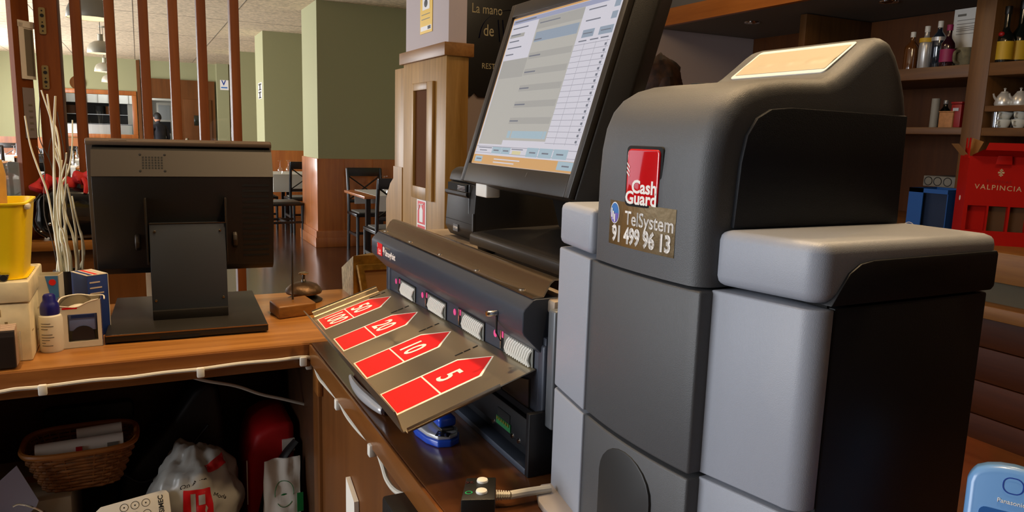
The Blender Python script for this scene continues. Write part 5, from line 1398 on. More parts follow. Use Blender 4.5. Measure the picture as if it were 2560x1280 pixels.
# ================================================================ THINGS ON THE SHELF UNDER THE OAK COUNTER
ZS = .55
def noise3(p, s=1.0):
    from mathutils import noise
    return noise.noise(Vector(p) * s)
plain('carton_plain', '#9c8c74', .8); plain('wicker', '#8a5524', .6, var=.3, vscale=70); plain('wicker_rim', '#a8692c', .5)
plain('plastic_bag', '#a5a49f', .35, spec=.6); plain('bag_red', '#b80f16', .4); plain('bag_black', '#101012', .5); plain('ruck_red', '#c00d14', .55, bump=.2, bscale=300)
plain('lilac_sheet', '#8f8c9c', .6); plain('green_logo', '#0f7a3a', .5)
o = thing('plain_carton', 'plain beige cardboard box under the wicker basket', 'carton', (-.24, 1.57, ZS))
bx('box_body', 'carton_plain', o, -.36, -.138, 1.46, 1.66, ZS, .738, bevel=.002); bx('tape', 'wicker_rim', o, -.36, -.137, 1.545, 1.575, .7381, .7384)
# wicker basket
bk = thing('wicker_basket', 'brown wicker basket filled with papers under the oak counter', 'basket', (-.122, 1.535, .74))
bcx, bcy, BZ0, BZ1 = -.122, 1.53, .7395, .815
def brim(t, a):
    """t 0 bottom..1 top, a angle"""
    w = .062 + .030 * t; d = .048 + .024 * t
    c, s_ = math.cos(a), math.sin(a); e = .55
    return Vector((bcx + w * math.copysign(abs(c) ** e, c), bcy + d * math.copysign(abs(s_) ** e, s_), BZ0 + (BZ1 - BZ0) * t))
m = MB(); NS = 34
for r in range(11):
    t_ = (r + .3) / 11.0; pts = []
    for k in range(NS * 2 + 1):
        a = 2 * PI * k / (NS * 2); p = brim(t_, a); c_ = Vector((bcx, bcy, p.z)); d_ = (p - c_).normalized()
        ph_ = ((k // 2) + r) % 2
        off = (.0022 if ph_ else -.0018) if k % 2 == 0 else 0
        pts.append(p + d_ * off)
    m.tube(pts, .0030, 5)
wv = m.build('weave', 'wicker', bk); wv['kind'] = 'stuff'
m = MB()
for k in range(NS):
    a = 2 * PI * k / NS; m.tube([brim(0, a), brim(.5, a), brim(1, a)], .0016, 5)
st_ = m.build('stakes', 'wicker', bk); st_['kind'] = 'stuff'
MB().tube([brim(1.02, 2 * PI * k / 40) for k in range(41)], .0052, 8).build('rim', 'wicker_rim', bk)
m = MB(); f_ = m.face([brim(.02, 2 * PI * k / 40) for k in range(40)]); m.build('bottom', 'wicker', bk)
o = thing('rolled_papers', 'rolled white printed papers lying in the wicker basket', 'papers', (-.12, 1.52, .78))
m = MB(); m.tube([(-.192, 1.498, .8135), (-.052, 1.503, .8145)], .0145, 14); m.build('paper_roll', 'paper', o)
m = MB(); m.tube([(-.13, 1.540, .822), (-.055, 1.545, .823)], .011, 12); m.build('paper_roll', 'paper', o)
bx('red_band', 'bag_red', o, -.128, -.118, 1.4826, 1.486, .804, .819); bx('grey_print', 'grey_print', o, -.078, -.060, 1.4875, 1.4895, .810, .818)
bx('paper_stack', 'paper', o, -.17, -.075, 1.50, 1.56, .745, .80)
# black holdall leaning against the back board
def blob(name, mat, parent, c, r, amp, fr, nu=40, nv=24, shear=None, zmin=None, power=1.0):
    m = MB()
    def f(a, b):
        th = 2 * PI * a; ph_ = PI * (b * .998 + .001)
        d = Vector((math.sin(ph_) * math.cos(th), math.sin(ph_) * math.sin(th), -math.cos(ph_)))
        d = Vector([math.copysign(abs(v) ** power, v) for v in d])
        k = 1 + amp * noise3(d + Vector(c) * 3, fr) + amp * .5 * noise3(d + Vector(c), fr * 2.3)
        p = Vector((d.x * r[0] * k, d.y * r[1] * k, d.z * r[2] * k))
        if shear: p.x += shear * p.z
        q = Vector(c) + p
        if zmin is not None and q.z < zmin: q.z = zmin + (q.z - zmin) * .02
        return q
    m.grid(f, nu, nv, closed_u=True)
    return (m.build(name, mat, parent, angle=80), f) if name else (None, f)
o = thing('black_holdall', 'slouching black holdall leaning against the back board under the counter', 'bag', (.04, 1.62, ZS))
m = MB()
P = [(-.055, ZS), (-.075, .62), (-.06, .70), (-.02, .755), (.03, .80), (.075, .865), (.105, .885), (.125, .87), (.132, .80), (.135, .70), (.135, ZS)]
m.prism(P, 'y', 1.575, 1.70); m.build('bag_body', 'bag_black', o, bevel=.02, seg=3, angle=60)
MB().tube(smooth_path([(-.06, 1.57, .72), (-.02, 1.556, .70), (.04, 1.553, .735), (.10, 1.557, .80)], 5), .006, 8, flat=.5).build('strap', 'bag_black', o)
o = thing('black_pouch', 'flat black cloth pouch hanging on the back board above the basket', 'pouch', (-.15, 1.728, .8))
pA, pB = at_y(108, 1040, 1.715), at_y(335, 1040, 1.715)
MB().prism(rounded(pB.x - pA.x, .045, .012, 4, (pA.x + pB.x) / 2, pA.z - .01), 'y', 1.708, 1.735).build('pouch_body', 'bag_black', o, bevel=.004)
# white carrier bag with a red print
o = thing('carrier_bag', 'white plastic carrier bag with a red printed emblem, tied at the neck', 'bag', (.075, 1.48, ZS))
cB_, rB_ = (.068, 1.475, .675), (.084, .085, .118)
_, bf = blob('bag_body', 'plastic_bag', o, cB_, rB_, .16, 2.6, 56, 36, zmin=ZS + .001)
def patch(name, mat, a0, a1, b0, b1, off, parent, nu=14, nv=10):
    m = MB(); c = Vector(cB_)
    def f(a, b):
        p = bf(a0 + (a1 - a0) * a, b0 + (b1 - b0) * b); return p + (p - c).normalized() * off
    m.grid(f, nu, nv); return m.build(name, mat, parent, angle=80)
patch('red_emblem', 'bag_red', .70, .80, .50, .66, .0012, o)
patch('emblem_stroke', 'plastic_bag', .725, .742, .53, .64, .002, o, 3, 8); patch('emblem_stroke', 'plastic_bag', .752, .775, .58, .63, .002, o, 4, 4)
patch('red_corner', 'bag_red', .80, .93, .74, .80, .0012, o)
tp = bf(.75, .70)
text('bag_text', 'On Arte', 'black_print', o, frame_of(bf(.735, .695) + Vector((0, -.003, .002)), (1, 0, .25), (0, -.3, 1)), .014)
text('bag_text', 'Moda', 'black_print', o, frame_of(bf(.835, .60) + Vector((.003, -.003, 0)), (.8, .3, -.5), (.3, -.1, .9)), .013)
kn = bf(.745, .47)
MB().ball(tuple(kn + Vector((0, -.012, -.012))), (.018, .014, .016)).build('knot', 'plastic_bag', o)
for s_ in (-1, 1): MB().tube(smooth_path([kn + Vector((0, -.012, -.01)), kn + Vector((.02 * s_, -.022, -.012)), kn + Vector((.034 * s_, -.026, -.035))], 4), [.008, .009, .010, .010, .009, .008, .006, .004, .003], 8, flat=.4).build('ear', 'plastic_bag', o)
# red rucksack with black strap
o = thing('red_rucksack', 'red rucksack with a black strap and white label under the counter', 'rucksack', (.215, 1.56, ZS))
m = MB(); P = [(.168, ZS), (.165, .66), (.170, .74), (.185, .785), (.215, .80), (.262, .803), (.262, ZS)]
m.prism(P, 'y', 1.47, 1.64); m.build('ruck_body', 'ruck_red', o, bevel=.014, seg=3, angle=60)
MB().tube(smooth_path([(.262, 1.462, .765), (.235, 1.455, .735), (.205, 1.452, .68), (.188, 1.452, .61), (.180, 1.455, .56)], 5), .013, 8, flat=.4).build('strap', 'bag_black', o)
bx('white_label', 'paper', o, .236, .261, 1.465, 1.4705, .742, .768)
MB().tube([(.1655, 1.468, .64), (.166, 1.467, .735)], .0012, 5).build('piping', 'paper', o)
# folded paper napkins with a green emblem
o = thing('napkin_pack', 'crumpled white paper bag with a green round emblem beside the red rucksack', 'paper bag', (.23, 1.42, ZS))
m = MB()
def npk(a, b):
    x = .188 + .07 * a; z = ZS + .006 + (.19 + .0 * a) * b
    return Vector((x + .012 * (b - .5), 1.405 + .05 * b + .008 * noise3((a * 3, b * 4, 1), 1.3) - (.006 if b < .6 else 0), z))
m.grid(npk, 14, 18)
gm = m.build('paper_front', 'paper', o, angle=80)
m = MB(); m.grid(lambda a, b: npk(a, b) + Vector((0, .02 * (1 - b) + .004, 0)), 14, 18); m.build('paper_back', 'paper', o, angle=80)
m = MB(); c = npk(.55, .66)
m.tube([npk(.55 + .26 * math.cos(t), .66 + .12 * math.sin(t)) + Vector((0, -.001, 0)) for t in [2 * PI * i / 24 for i in range(25)]], .0006, 4)
m.build('emblem_ring', 'green_logo', o); m = MB(); m.ball(tuple(npk(.55, .63) + Vector((0, -.0005, 0))), (.007, .001, .004)); m.build('emblem_dot', 'green_logo', o)
bx('green_block', 'green_logo', o, .250, .262, 1.418, 1.4195, .645, .685)
# white plate device with ringed holes
o = thing('socket_board', 'white plastic board with ringed holes and black letters on the shelf', 'socket board', (-.03, 1.42, ZS))
FQ = frame_of(at_y(330, 1275, 1.40), Vector((1, .02, .075)), Vector((-.06, .55, .83)))
m = MB(); m.prism([(-.062, -.06), (.062, -.06), (.062, .014), (.058, .020), (.052, .022), (-.048, .018), (-.056, .012), (-.062, .002)], 'z', -.006, 0, FQ); m.build('plate', 'white_plastic', o, bevel=.001)
for i in range(3):
    for j in range(2):
        F = FQ @ Matrix.Translation((-.012 + .0175 * i, .007 - .019 * j, .0002))
        m = MB(); m.lathe([(.0062, .0), (.0070, .0), (.0070, .0003), (.0062, .0003), (.0062, 0)], n=24, M=F); m.lathe([(0, .0003), (.0014, .0003), (.0014, 0), (0, 0)], n=12, M=F); m.build('ringed_hole', 'black_print', o)
text('panel_text', 'SIMEC', 'black_print', o, FQ @ Matrix.Translation((.0475, .014, .0004)) @ Matrix.Rotation(PI / 2, 4, 'Z'), .0115, weight=.0003, align='RIGHT')
m = MB(); m.tube(smooth_path([FQ @ Vector((-.058, -.012, .006)), FQ @ Vector((-.045, -.002, .012)), FQ @ Vector((-.03, -.008, .012)), FQ @ Vector((-.024, -.02, .008))], 5), .0035, 8); m.build('black_loop', 'bag_black', o)
bx('support', 'bag_black', o, -.09, .02, 1.43, 1.46, ZS, .64)
# white domed lamp, lilac sheet and a white box at the back
o = thing('white_kettle', 'small white domed kettle with a thin wire handle on the shelf', 'kettle', (-.185, 1.40, ZS))
c = (-.176, 1.412, ZS)
MB().lathe([(0, 0), (.044, 0), (.05, .03), (.05, .13), (.046, .145), (.034, .166), (.018, .178), (0, .181)], c, 28).build('body', 'white_plastic', o)
MB().lathe([(.004, .180), (.005, .186), (.003, .190), (0, .190)], c, 12).build('knob', 'chrome', o)
MB().tube(smooth_path([(c[0], c[1], ZS + .188), (c[0] - .012, c[1] - .002, ZS + .200), (c[0] - .032, c[1] - .004, ZS + .212), (c[0] - .042, c[1] - .006, ZS + .211)], 5), .0016, 6).build('wire_handle', 'chrome', o)
MB().tube([(c[0] - .035, c[1] - .01, ZS + .10), (c[0] - .038, c[1] - .012, ZS + .19)], .0075, 12).build('spout', 'white_plastic', o)
o = MB().prism([(-.33, .60), (-.33, .71), (-.214, .815), (-.186, .745), (-.19, .735)], 'y', 1.447, 1.449).build('leaning_sheet', 'lilac_sheet')
o.data.transform(Matrix.Identity(4)); tag(o, 'pale lilac sheet leaning against the wicker basket', 'sheet')
o = thing('red_book', 'dark red book lying under the pale lilac sheet', 'book', (-.27, 1.42, ZS))
bx('cover', 'dark_red', o, -.36, -.237, 1.36, 1.44, ZS, .728, bevel=.002); bx('pages', 'paper', o, -.358, -.2365, 1.362, 1.438, .56, .718)
o = thing('white_box', 'white box standing at the back board between the carrier bag and the rucksack', 'box', (.19, 1.70, ZS))
bx('box_body', 'white_plastic', o, .14, .245, 1.66, 1.733, ZS, .610, bevel=.003); bx('lid', 'grey_print', o, .139, .246, 1.659, 1.734, .6105, .634, bevel=.003)
bpy.data.objects['carrier_bag'].location.y += .010; bpy.data.objects['red_rucksack'].location.y += .03

# ================================================================ SLATTED DIVIDER behind the counter
YD = 2.60
hw_ = struct(bx('wall_half', 'panel_side', None, -.62, .0, 2.48, 2.72, 0, 1.035))
struct(bx('trim_17', 'oak_x', None, -.64, .01, 2.46, 2.74, 1.035, 1.062, bevel=.003))
dv = thing('slat_divider', 'tall cherry wood slat divider with glass behind the slats', 'divider', (.03, YD, 0))
for k, x in enumerate((-.149, -.062, .0285, .1105, .1905, .288)):
    z0 = 1.062 if x < -.0 else 0.0
    bx('slat', 'cherry_z', dv, x - .0135, x + .0135, YD - .03, YD + .03, z0, CEIL, bevel=.002)
bx('glass_panel', 'divider_glass', dv, -.191, .275, YD + .034, YD + .040, 1.062, CEIL)
ps = thing('door_post', 'dark cherry wood door post with two brass latch plates', 'post', (-.233, YD, 0))
bx('post', 'cherry_z', ps, -.2505, -.192, YD - .05, YD + .05, 1.062, CEIL, bevel=.003)
plain('latch_brass', '#a08a5c', .4, metal=.6)
for pa, pb in (((98, 18), (115, 86)), ((107, 163), (123, 223))):
    a, b = at_y(*pa, YD - .052), at_y(*pb, YD - .052)
    xc = (a.x + b.x) / 2 - .001
    pl_ = MB().prism(rounded(.0165, a.z - b.z, .004, 3, xc, (a.z + b.z) / 2), 'y', YD - .053, YD - .05).build('latch_plate', 'latch_brass', ps)
    for f_, r_ in ((.12, .0022), (.30, .0042), (.70, .005), (.88, .0022), (.45, .002)):
        MB().lathe([(0, .0006), (r_, .0006), (r_, 0), (0, 0)], n=12, M=frame_of((xc, YD - .0532, b.z + (a.z - b.z) * f_), (1, 0, 0), (0, 0, 1))).build('plate_hole', 'gap_black', pl_)
# ---- glazed door leaf standing ajar, left of the post
PHI = math.radians(32); hinge = Vector((-.268, YD - .03, 0)); dl = Vector((-math.sin(PHI), -math.cos(PHI), 0)); nl = Vector((math.cos(PHI), -math.sin(PHI), 0))
ML = frame_of(hinge, dl, (0, 0, 1))            # x along the leaf, y up, z out
if ML.to_3x3().col[2].dot(nl) < 0: SGN = -1
else: SGN = 1
dd = MB()
dd.box(.002, .068, 0, 2.4, -.007, .007, ML); dd.box(.60, .70, 0, 2.4, -.007, .007, ML); dd.box(.068, .60, 2.3, 2.4, -.007, .007, ML); dd.box(.068, .60, 0, .2, -.007, .007, ML)
dleaf = struct(dd.build('door_2', 'cherry_z'))
MB().box(.068, .60, .2, 2.3, -.003, .003, ML).build('pane', 'divider_glass', dleaf)
m_, nt_, b_ = new_mat('frosted')
tr_ = nt_.nodes.new('ShaderNodeBsdfTransparent'); mx_ = nt_.nodes.new('ShaderNodeMixShader'); mx_.inputs[0].default_value = .55
b_.inputs['Base Color'].default_value = lin('#9fb0b4'); b_.inputs['Roughness'].default_value = .6
nt_.links.new(tr_.outputs[0], mx_.inputs[1]); nt_.links.new(b_.outputs[0], mx_.inputs[2]); nt_.links.new(mx_.outputs[0], nt_.nodes['Material Output'].inputs[0])
MB().box(.068, .60, .9, 1.285, .0032, .0036, ML).build('frosted_band', 'frosted', dleaf)
def leaf_pt(px, py):
    d = ray(px, py); n_ = ML.to_3x3().col[2]; return CAM + d * ((hinge - CAM).dot(n_) / d.dot(n_))
inv = ML.inverted()
for (c4, lab, tilt_) in ((((40, 48), (74, 68), (80, 203), (50, 193)), 'upper white sheet of paper taped on the glazed door', 0), (((52, 213), (78, 226), (84, 345), (58, 345)), 'lower lilac printed sheet taped on the glazed door', 0)):
    L4 = [inv @ leaf_pt(*p) for p in c4]
    s0_ = min(p.x for p in L4); s1_ = max(p.x for p in L4); za = (L4[0].y + L4[1].y) / 2; zb_ = (L4[2].y + L4[3].y) / 2
    zo = SGN * .0085
    o = thing('taped_sheet', lab, 'paper', tuple(ML @ Vector(((s0_ + s1_) / 2, zb_, zo))), 0, 'sheets taped on the door')
    m = MB(); m.box(s0_, s1_, zb_, za, min(zo, zo + SGN * .001), max(zo, zo + SGN * .001), ML); m.build('sheet', 'paper' if 'upper' in lab else 'lilac_dark', o)
    m = MB()
    if 'upper' in lab:
        m.box(s0_ - .006, s1_ + .006, za - .012, za + .006, min(zo, zo + SGN * .002), max(zo, zo + SGN * .002), ML); m.box(s1_ - .012, s1_ + .004, zb_, za, min(zo, zo + SGN * .002), max(zo, zo + SGN * .002), ML); m.build('tape', 'white_print', o)
        m = MB(); m.box(s0_ + .004, s1_ - .016, zb_ + .01, za - .016, min(zo, zo + SGN * .0016), max(zo, zo + SGN * .0016), ML); m.build('grey_print', 'grey_print', o)
    else:
        for k in range(5): m.box(s0_ + .012, s1_ - .018, za - .05 - .017 * k, za - .045 - .017 * k, min(zo, zo + SGN * .0016), max(zo, zo + SGN * .0016), ML)
        m.build('printed_lines', 'grey_print', o)

# ---- handbag and red scarf on the half wall
plain('patent_black', '#0c0c0f', .18, coat=.6); plain('scarf_red', '#c02426', .7, bump=.3, bscale=120)
o = thing('handbag', 'glossy black handbag lying on the half wall behind the twigs', 'bag', (-.20, 2.53, 1.062))
m = MB()
hb0, hb1 = at_y(88, 560, 2.49).x, at_y(300, 560, 2.49).x
def bagf(a, b):
    th = 2 * PI * a; ph_ = PI * (b * .998 + .001)
    d = Vector((math.sin(ph_) * math.cos(th), math.sin(ph_) * math.sin(th), -math.cos(ph_)))
    d = Vector([math.copysign(abs(v) ** .6, v) for v in d])
    k = 1 + .06 * noise3(d, 2.2)
    return Vector(((hb0 + hb1) / 2 + (hb1 - hb0) / 2 * d.x * k, 2.506 + .038 * d.y * k, 1.062 + .075 * (1 + d.z) * k))
m.grid(bagf, 40, 24, closed_u=True); m.build('bag_body', 'patent_black', o, angle=80)
MB().tube(smooth_path([(hb0 + .02, 2.470, 1.20), (hb0 - .004, 2.462, 1.16), (hb0 + .004, 2.460, 1.10), (hb0 + .03, 2.464, 1.075)], 5), .007, 8, flat=.5).build('strap', 'patent_black', o)
for px, py in ((103, 580), (92, 575), (125, 560)):
    q = at_y(px, py, 2.466); MB().ball(tuple(q), .005).build('rivet', 'chrome', o)
o = thing('red_scarf', 'rolled red scarf lying over the black handbag', 'scarf', (-.2, 2.56, 1.2))
sc = [(-.268, 2.52, 1.196), (-.255, 2.525, 1.222), (-.225, 2.53, 1.222), (-.205, 2.54, 1.214), (-.18, 2.535, 1.222), (-.16, 2.53, 1.236), (-.135, 2.53, 1.24), (-.11, 2.535, 1.225), (-.09, 2.54, 1.215)]
sp_ = smooth_path([(x, y - .022, z + .006) for x, y, z in sc], 6)
MB().tube(sp_, [.018 + .006 * math.sin(i * .9) for i in range(len(sp_))], 10).build('roll', 'scarf_red', o)
for x in (-.25, -.215, -.15): MB().tube(smooth_path([(x, 2.488, 1.243), (x + .008, 2.480, 1.223), (x + .004, 2.470, 1.200)], 4), [.007, .008, .009, .009, .009, .009, .008, .007, .006], 8, flat=.6).build('fold', 'scarf_red', o)

# ================================================================ DINING ROOM
plain('seat_pad', '#5c5850', .7); plain('cloth', '#b9b6ac', .8, bump=.1, bscale=60)
thin_glass('wine_glass', extra=.10)
ch0 = thing('dining_chair', 'black wooden cross-back dining chair', 'chair', (0, 0, 0), 0, 'cross-back chairs in the dining room')
W, D = .20, .20
for x in (-W, W):
    MB().tube([(x, -D, 0), (x, -D, .45)], [.017, .02], 8).build('leg', 'black_wood', ch0, local=True)
    MB().tube([(x, D + .03, 0), (x, D, .45), (x, D + .02, .70), (x, D + .07, .96)], .019, 8).build('back_post', 'black_wood', ch0, local=True)
    MB().box(x - .01, x + .01, -D, D, .20, .23).build('stretcher', 'black_wood', ch0, local=True)
MB().box(-W, W, -.01, .01, .20, .23).build('stretcher', 'black_wood', ch0, local=True)
MB().box(-W - .02, W + .02, -D - .02, D + .02, .43, .465).build('seat', 'black_wood', ch0, bevel=.008, local=True)
MB().box(-W + .02, W - .02, -D + .02, D - .02, .4655, .482).build('seat_pad', 'seat_pad', ch0, bevel=.006, local=True)
MB().prism([(D + .05, .87), (D + .085, .87), (D + .09, .97), (D + .06, .97)], 'x', -W - .01, W + .01).build('top_rail', 'black_wood', ch0, bevel=.005, local=True)
MB().box(-W, W, D - .005, D + .02, .56, .60).build('lower_rail', 'black_wood', ch0, bevel=.004, local=True)
for s_ in (-1, 1): MB().tube([(-W * s_, D + .012, .59), (W * s_, D + .06, .88)], .014, 6, flat=.6).build('cross_bar', 'black_wood', ch0, local=True)
used = [False]
def chair(x, y, deg, lab):
    if not used[0]:
        ch0.location = (x, y, 0); ch0.rotation_euler = (0, 0, math.radians(deg)); ch0['label'] = lab; used[0] = True
    else: copy_tree(ch0, (x, y, 0), math.radians(deg), lab)
def table(x0, x1, y0, y1, lab, gl=(), cloth=True, lean=True, side='x0'):
    t = thing('dining_table', lab, 'table', ((x0 + x1) / 2, (y0 + y1) / 2, 0), 0, 'dining tables')
    bx('table_top', 'wainscot', t, x0, x1, y0, y1, .722, .75, bevel=.004)
    for x in (x0 + .22, x1 - .16):
        for y in (y0 + .18, y1 - .18): bx('leg', 'black_wood', t, x - .025, x + .025, y - .025, y + .025, 0, .722)
    return t
def napkin(x0, x1, y0, y1, drop, lab, near=True):
    o = thing('table_runner', lab, 'tablecloth', ((x0 + x1) / 2, (y0 + y1) / 2, .75), 0, 'white table runners')
    m = MB(); m.box(x0, x1, y0 - .004, y1 + .004, .7505, .7535); m.box(x0, x1, y0 - .006, y0 - .003, .7535 - drop, .7535); m.box(x0, x1, y1 + .003, y1 + .006, .7535 - drop, .7535); m.build('cloth', 'cloth', o)
gcount = [0]; gproto = {}
def wineglass(x, y, lab, z=.7538):
    if not gproto:
        o = thing('wine_glass', lab, 'glass', (0, 0, 0), 0, 'upturned wine glasses')
        MB().lathe([(.027, 0), (.036, .03), (.037, .055), (.025, .085), (.006, .098), (.004, .105), (.004, .175), (.010, .183), (.033, .187), (.033, .189), (0, .1895)], n=14).build('glass', 'wine_glass', o, local=True)
        gproto['o'] = o; o.location = (x, y, z)
    else: copy_tree(gproto['o'], (x, y, z), 0, lab)
# table in front of the first pillar, chairs at both ends
table(2.02, 2.75, 7.38, 8.22, 'dark wood dining table in front of the nearest green pillar')
napkin(2.14, 2.62, 7.38, 8.22, .16, 'white runner hanging over the table by the nearest pillar')

wineglass(2.30, 7.62, 'upturned wine glass on the white runner near the first pillar, towards the aisle'); wineglass(2.62, 7.66, 'upturned wine glass on the white runner near the first pillar, towards the wall')
chair(2.40, 8.52, 0, 'black cross-back chair between the table and the nearest green pillar'); chair(2.19, 7.04, 180, 'black cross-back chair in front of the table by the nearest green pillar')
# cards standing on the table's white napkin end
# tables behind the first pillar
table(1.72, 2.5, 11.1, 11.9, 'dining table with white cloth between the first and second pillars')
o = thing('table_cloth', 'white cloth draped over the table behind the nearest pillar', 'tablecloth', (2.1, 11.5, .75))
m = MB(); m.box(1.71, 2.51, 11.09, 11.91, .7505, .7535); m.box(1.71, 2.51, 11.085, 11.089, .50, .7535); m.box(1.705, 1.709, 11.09, 11.91, .50, .7535); m.build('cloth', 'cloth', o)
wineglass(1.83, 11.25, 'upturned wine glass on the white cloth behind the first pillar, towards the aisle'); wineglass(1.98, 11.45, 'upturned wine glass on the white cloth behind the first pillar, towards the wall')
plain('cruet', '#b8b8b0', .3)
o = thing('salt_cellar', 'small pale salt cellar on the white cloth behind the nearest pillar', 'salt cellar', (2.22, 11.3, .7538)); MB().lathe([(0, 0), (.024, 0), (.024, .05), (.015, .07), (0, .075)], (2.22, 11.3, .7538), 12).build('cellar', 'cruet', o)
chair(2.02, 10.6, 180, 'black cross-back chair before the white table behind the nearest pillar'); chair(1.50, 11.0, 90, 'black cross-back chair at the aisle side of the white table behind the pillar')
table(1.98, 2.6, 9.93, 10.30, 'small dark table half hidden behind the nearest pillar'); napkin(2.0, 2.35, 9.93, 10.30, .2, 'white runner on the table half hidden by the nearest pillar')
chair(1.64, 9.95, 95, 'black cross-back chair beside the nearest pillar with its back to the aisle')
# tables to the left, seen through the glass
k = 0
NM = ['in the aisle row, nearest the counter', 'in the aisle row, second from the counter', 'in the aisle row, third from the counter', 'in the aisle row, under the kitchen hatch', 'by the street windows, nearest the counter', 'by the street windows, second from the counter', 'by the street windows, farthest from the counter']
for (x, y) in ((-1.05, 10.4), (-1.15, 13.0), (-1.25, 15.4), (-.75, 17.6), (-2.2, 11.6), (-2.3, 14.4), (-2.4, 17.0)):
    w_ = NM[k]
    table(x - .4, x + .4, y - .35, y + .35, 'dark dining table ' + w_); napkin(x - .3, x + .3, y - .35, y + .35, .18, 'white runner on the table ' + w_)
    for i, (dx, dy) in enumerate(((-.28, -.1), (-.15, .12), (.1, -.12), (.25, .1))): wineglass(x + dx, y + dy, 'upturned wine glass on the table ' + w_)
    chair(x, y - .62, 180, 'black cross-back chair, near end of the table ' + w_); chair(x, y + .62, 0, 'black cross-back chair, far end of the table ' + w_)
    k += 1
o = thing('blue_crate', 'blue plastic crate on the table under the kitchen hatch', 'crate', (-.28, 17.9, .754))
m = MB(); x0, x1, y0, y1, z0, z1 = -.44, -.12, 17.75, 18.05, .754, .95
m.box(x0, x1, y0, y0 + .01, z0, z1); m.box(x0, x1, y1 - .01, y1, z0, z1); m.box(x0, x0 + .01, y0, y1, z0, z1); m.box(x1 - .01, x1, y0, y1, z0, z1); m.box(x0, x1, y0, y1, z0, z0 + .01)
m.build('crate_walls', 'blue_box', o); bx('rim', 'blue_box', o, x0 - .01, x1 + .01, y0 - .012, y0, z1 - .04, z1, bevel=.004)
# ---- pendant lamps in a row
plain('lamp_metal', '#9b9686', .45, metal=.3); emit('lamp_bulb', '#ffe9c0', 1.0)
for i, (px, py, Y, r, lab) in enumerate(((226, 47, 6.25, .152, 'large grey dome pendant lamp nearest the slat divider'), (253, 134, 9.9, .142, 'grey dome pendant lamp second from the slat divider'), (262, 180, 13.4, .142, 'grey dome pendant lamp third from the slat divider'), (275, 206, 16.4, .142, 'grey dome pendant lamp nearest the kitchen hatch'))):
    p = at_y(px, py, Y)
    o = thing('pendant_lamp', lab, 'lamp', (p.x, p.y, p.z), 0, 'dome pendant lamps')
    MB().lathe([(r, 0), (r * 1.01, .004), (r * .97, r * .38), (r * .80, r * .72), (r * .5, r * .92), (r * .20, r * 1.0), (r * .18, r * 1.45), (r * .22, r * 1.5), (0, r * 1.5)], tuple(p), 28).build('shade', 'lamp_metal', o)
    MB().lathe([(r * .985, .003), (r * .95, r * .38), (r * .78, r * .70), (r * .48, r * .90), (0, r * .97)], tuple(p), 28).build('inner_shade', 'white_wall', o)
    MB().ball((p.x, p.y, p.z + r * .5), r * .2).build('bulb', 'lamp_bulb', o)
    ld = bpy.data.lights.new('pendant_light', 'POINT'); ld.energy = 3; ld.color = (1, .8, .55); ld.shadow_soft_size = .05
    lo = bpy.data.objects.new('pendant_light', ld); link(lo, o); lo.location = (0, 0, r * .2)
    MB().tube([(p.x, p.y, p.z + r * 1.5), (p.x, p.y, CEIL)], .004, 6).build('cord', 'cable_black', o)
    MB().lathe([(0, 0), (.05, 0), (.05, -.02), (0, -.02)], (p.x, p.y, CEIL), 16).build('ceiling_rose', 'lamp_metal', o)
# ---- wall plate, notice, small signs
c = at_y(194, 207, YB - .01)
o = thing('wall_plate', 'round dark decorative plate with a pale figure above the kitchen hatch', 'plate', (c.x, c.y, c.z))
MB().lathe([(0, 0), (.11, 0), (.155, .02), (.15, .026), (.11, .008), (0, .008)], n=28, M=frame_of(tuple(c), (1, 0, 0), (0, 0, 1))).build('plate', 'door_brown', o)
m = MB(); F = frame_of((c.x, c.y - .009, c.z), (1, 0, 0), (0, 0, 1))
m.tube([F @ Vector(p) for p in ((-.02, .06, 0), (.02, .03, 0), (-.01, 0, 0), (.03, -.03, 0), (.0, -.06, 0))], .012, 6); m.tube([F @ Vector(p) for p in ((.01, .0, 0), (.05, .02, 0))], .008, 6); m.build('painted_figure', 'gold_print', o)
c = at_y(557, 212, YB - .36)
o = thing('notice_sign', 'white notice with a blue V on the green pier by the doorway', 'sign', (c.x, c.y, c.z)); bx('board', 'white_print', o, c.x - .06, c.x + .13, c.y - .006, c.y, c.z - .12, c.z + .11)
text('sign_text', 'V', 'phone_line', o, frame_of((c.x + .02, c.y - .007, c.z + .04), (1, 0, 0), (0, 0, 1)), .16, weight=.004); bx('sign_line', 'sky_print', o, c.x - .04, c.x + .10, c.y - .008, c.y - .006, c.z - .08, c.z - .05)
for py, lab in ((217, 'upper white sign with black pictogram on the second pillar'), (237, 'lower white sign with black pictogram on the second pillar')):
    y = 12.55; xs = 1.77; c = at_x(651, py, xs)
    o = thing('pictogram_sign', lab, 'sign', (xs, c.y, c.z), 0, 'pictogram signs on the second pillar')
    bx('board', 'white_print', o, xs - .006, xs, c.y - .19, c.y + .19, c.z - .062, c.z + .062)
    m = MB(); m.box(xs - .008, xs - .006, c.y - .15, c.y + .15, c.z + .025, c.z + .05); m.box(xs - .008, xs - .006, c.y - .07, c.y + .07, c.z - .05, c.z + .03); m.box(xs - .008, xs - .006, c.y - .15, c.y + .15, c.z - .055, c.z - .04); m.build('pictogram', 'black_print', o)
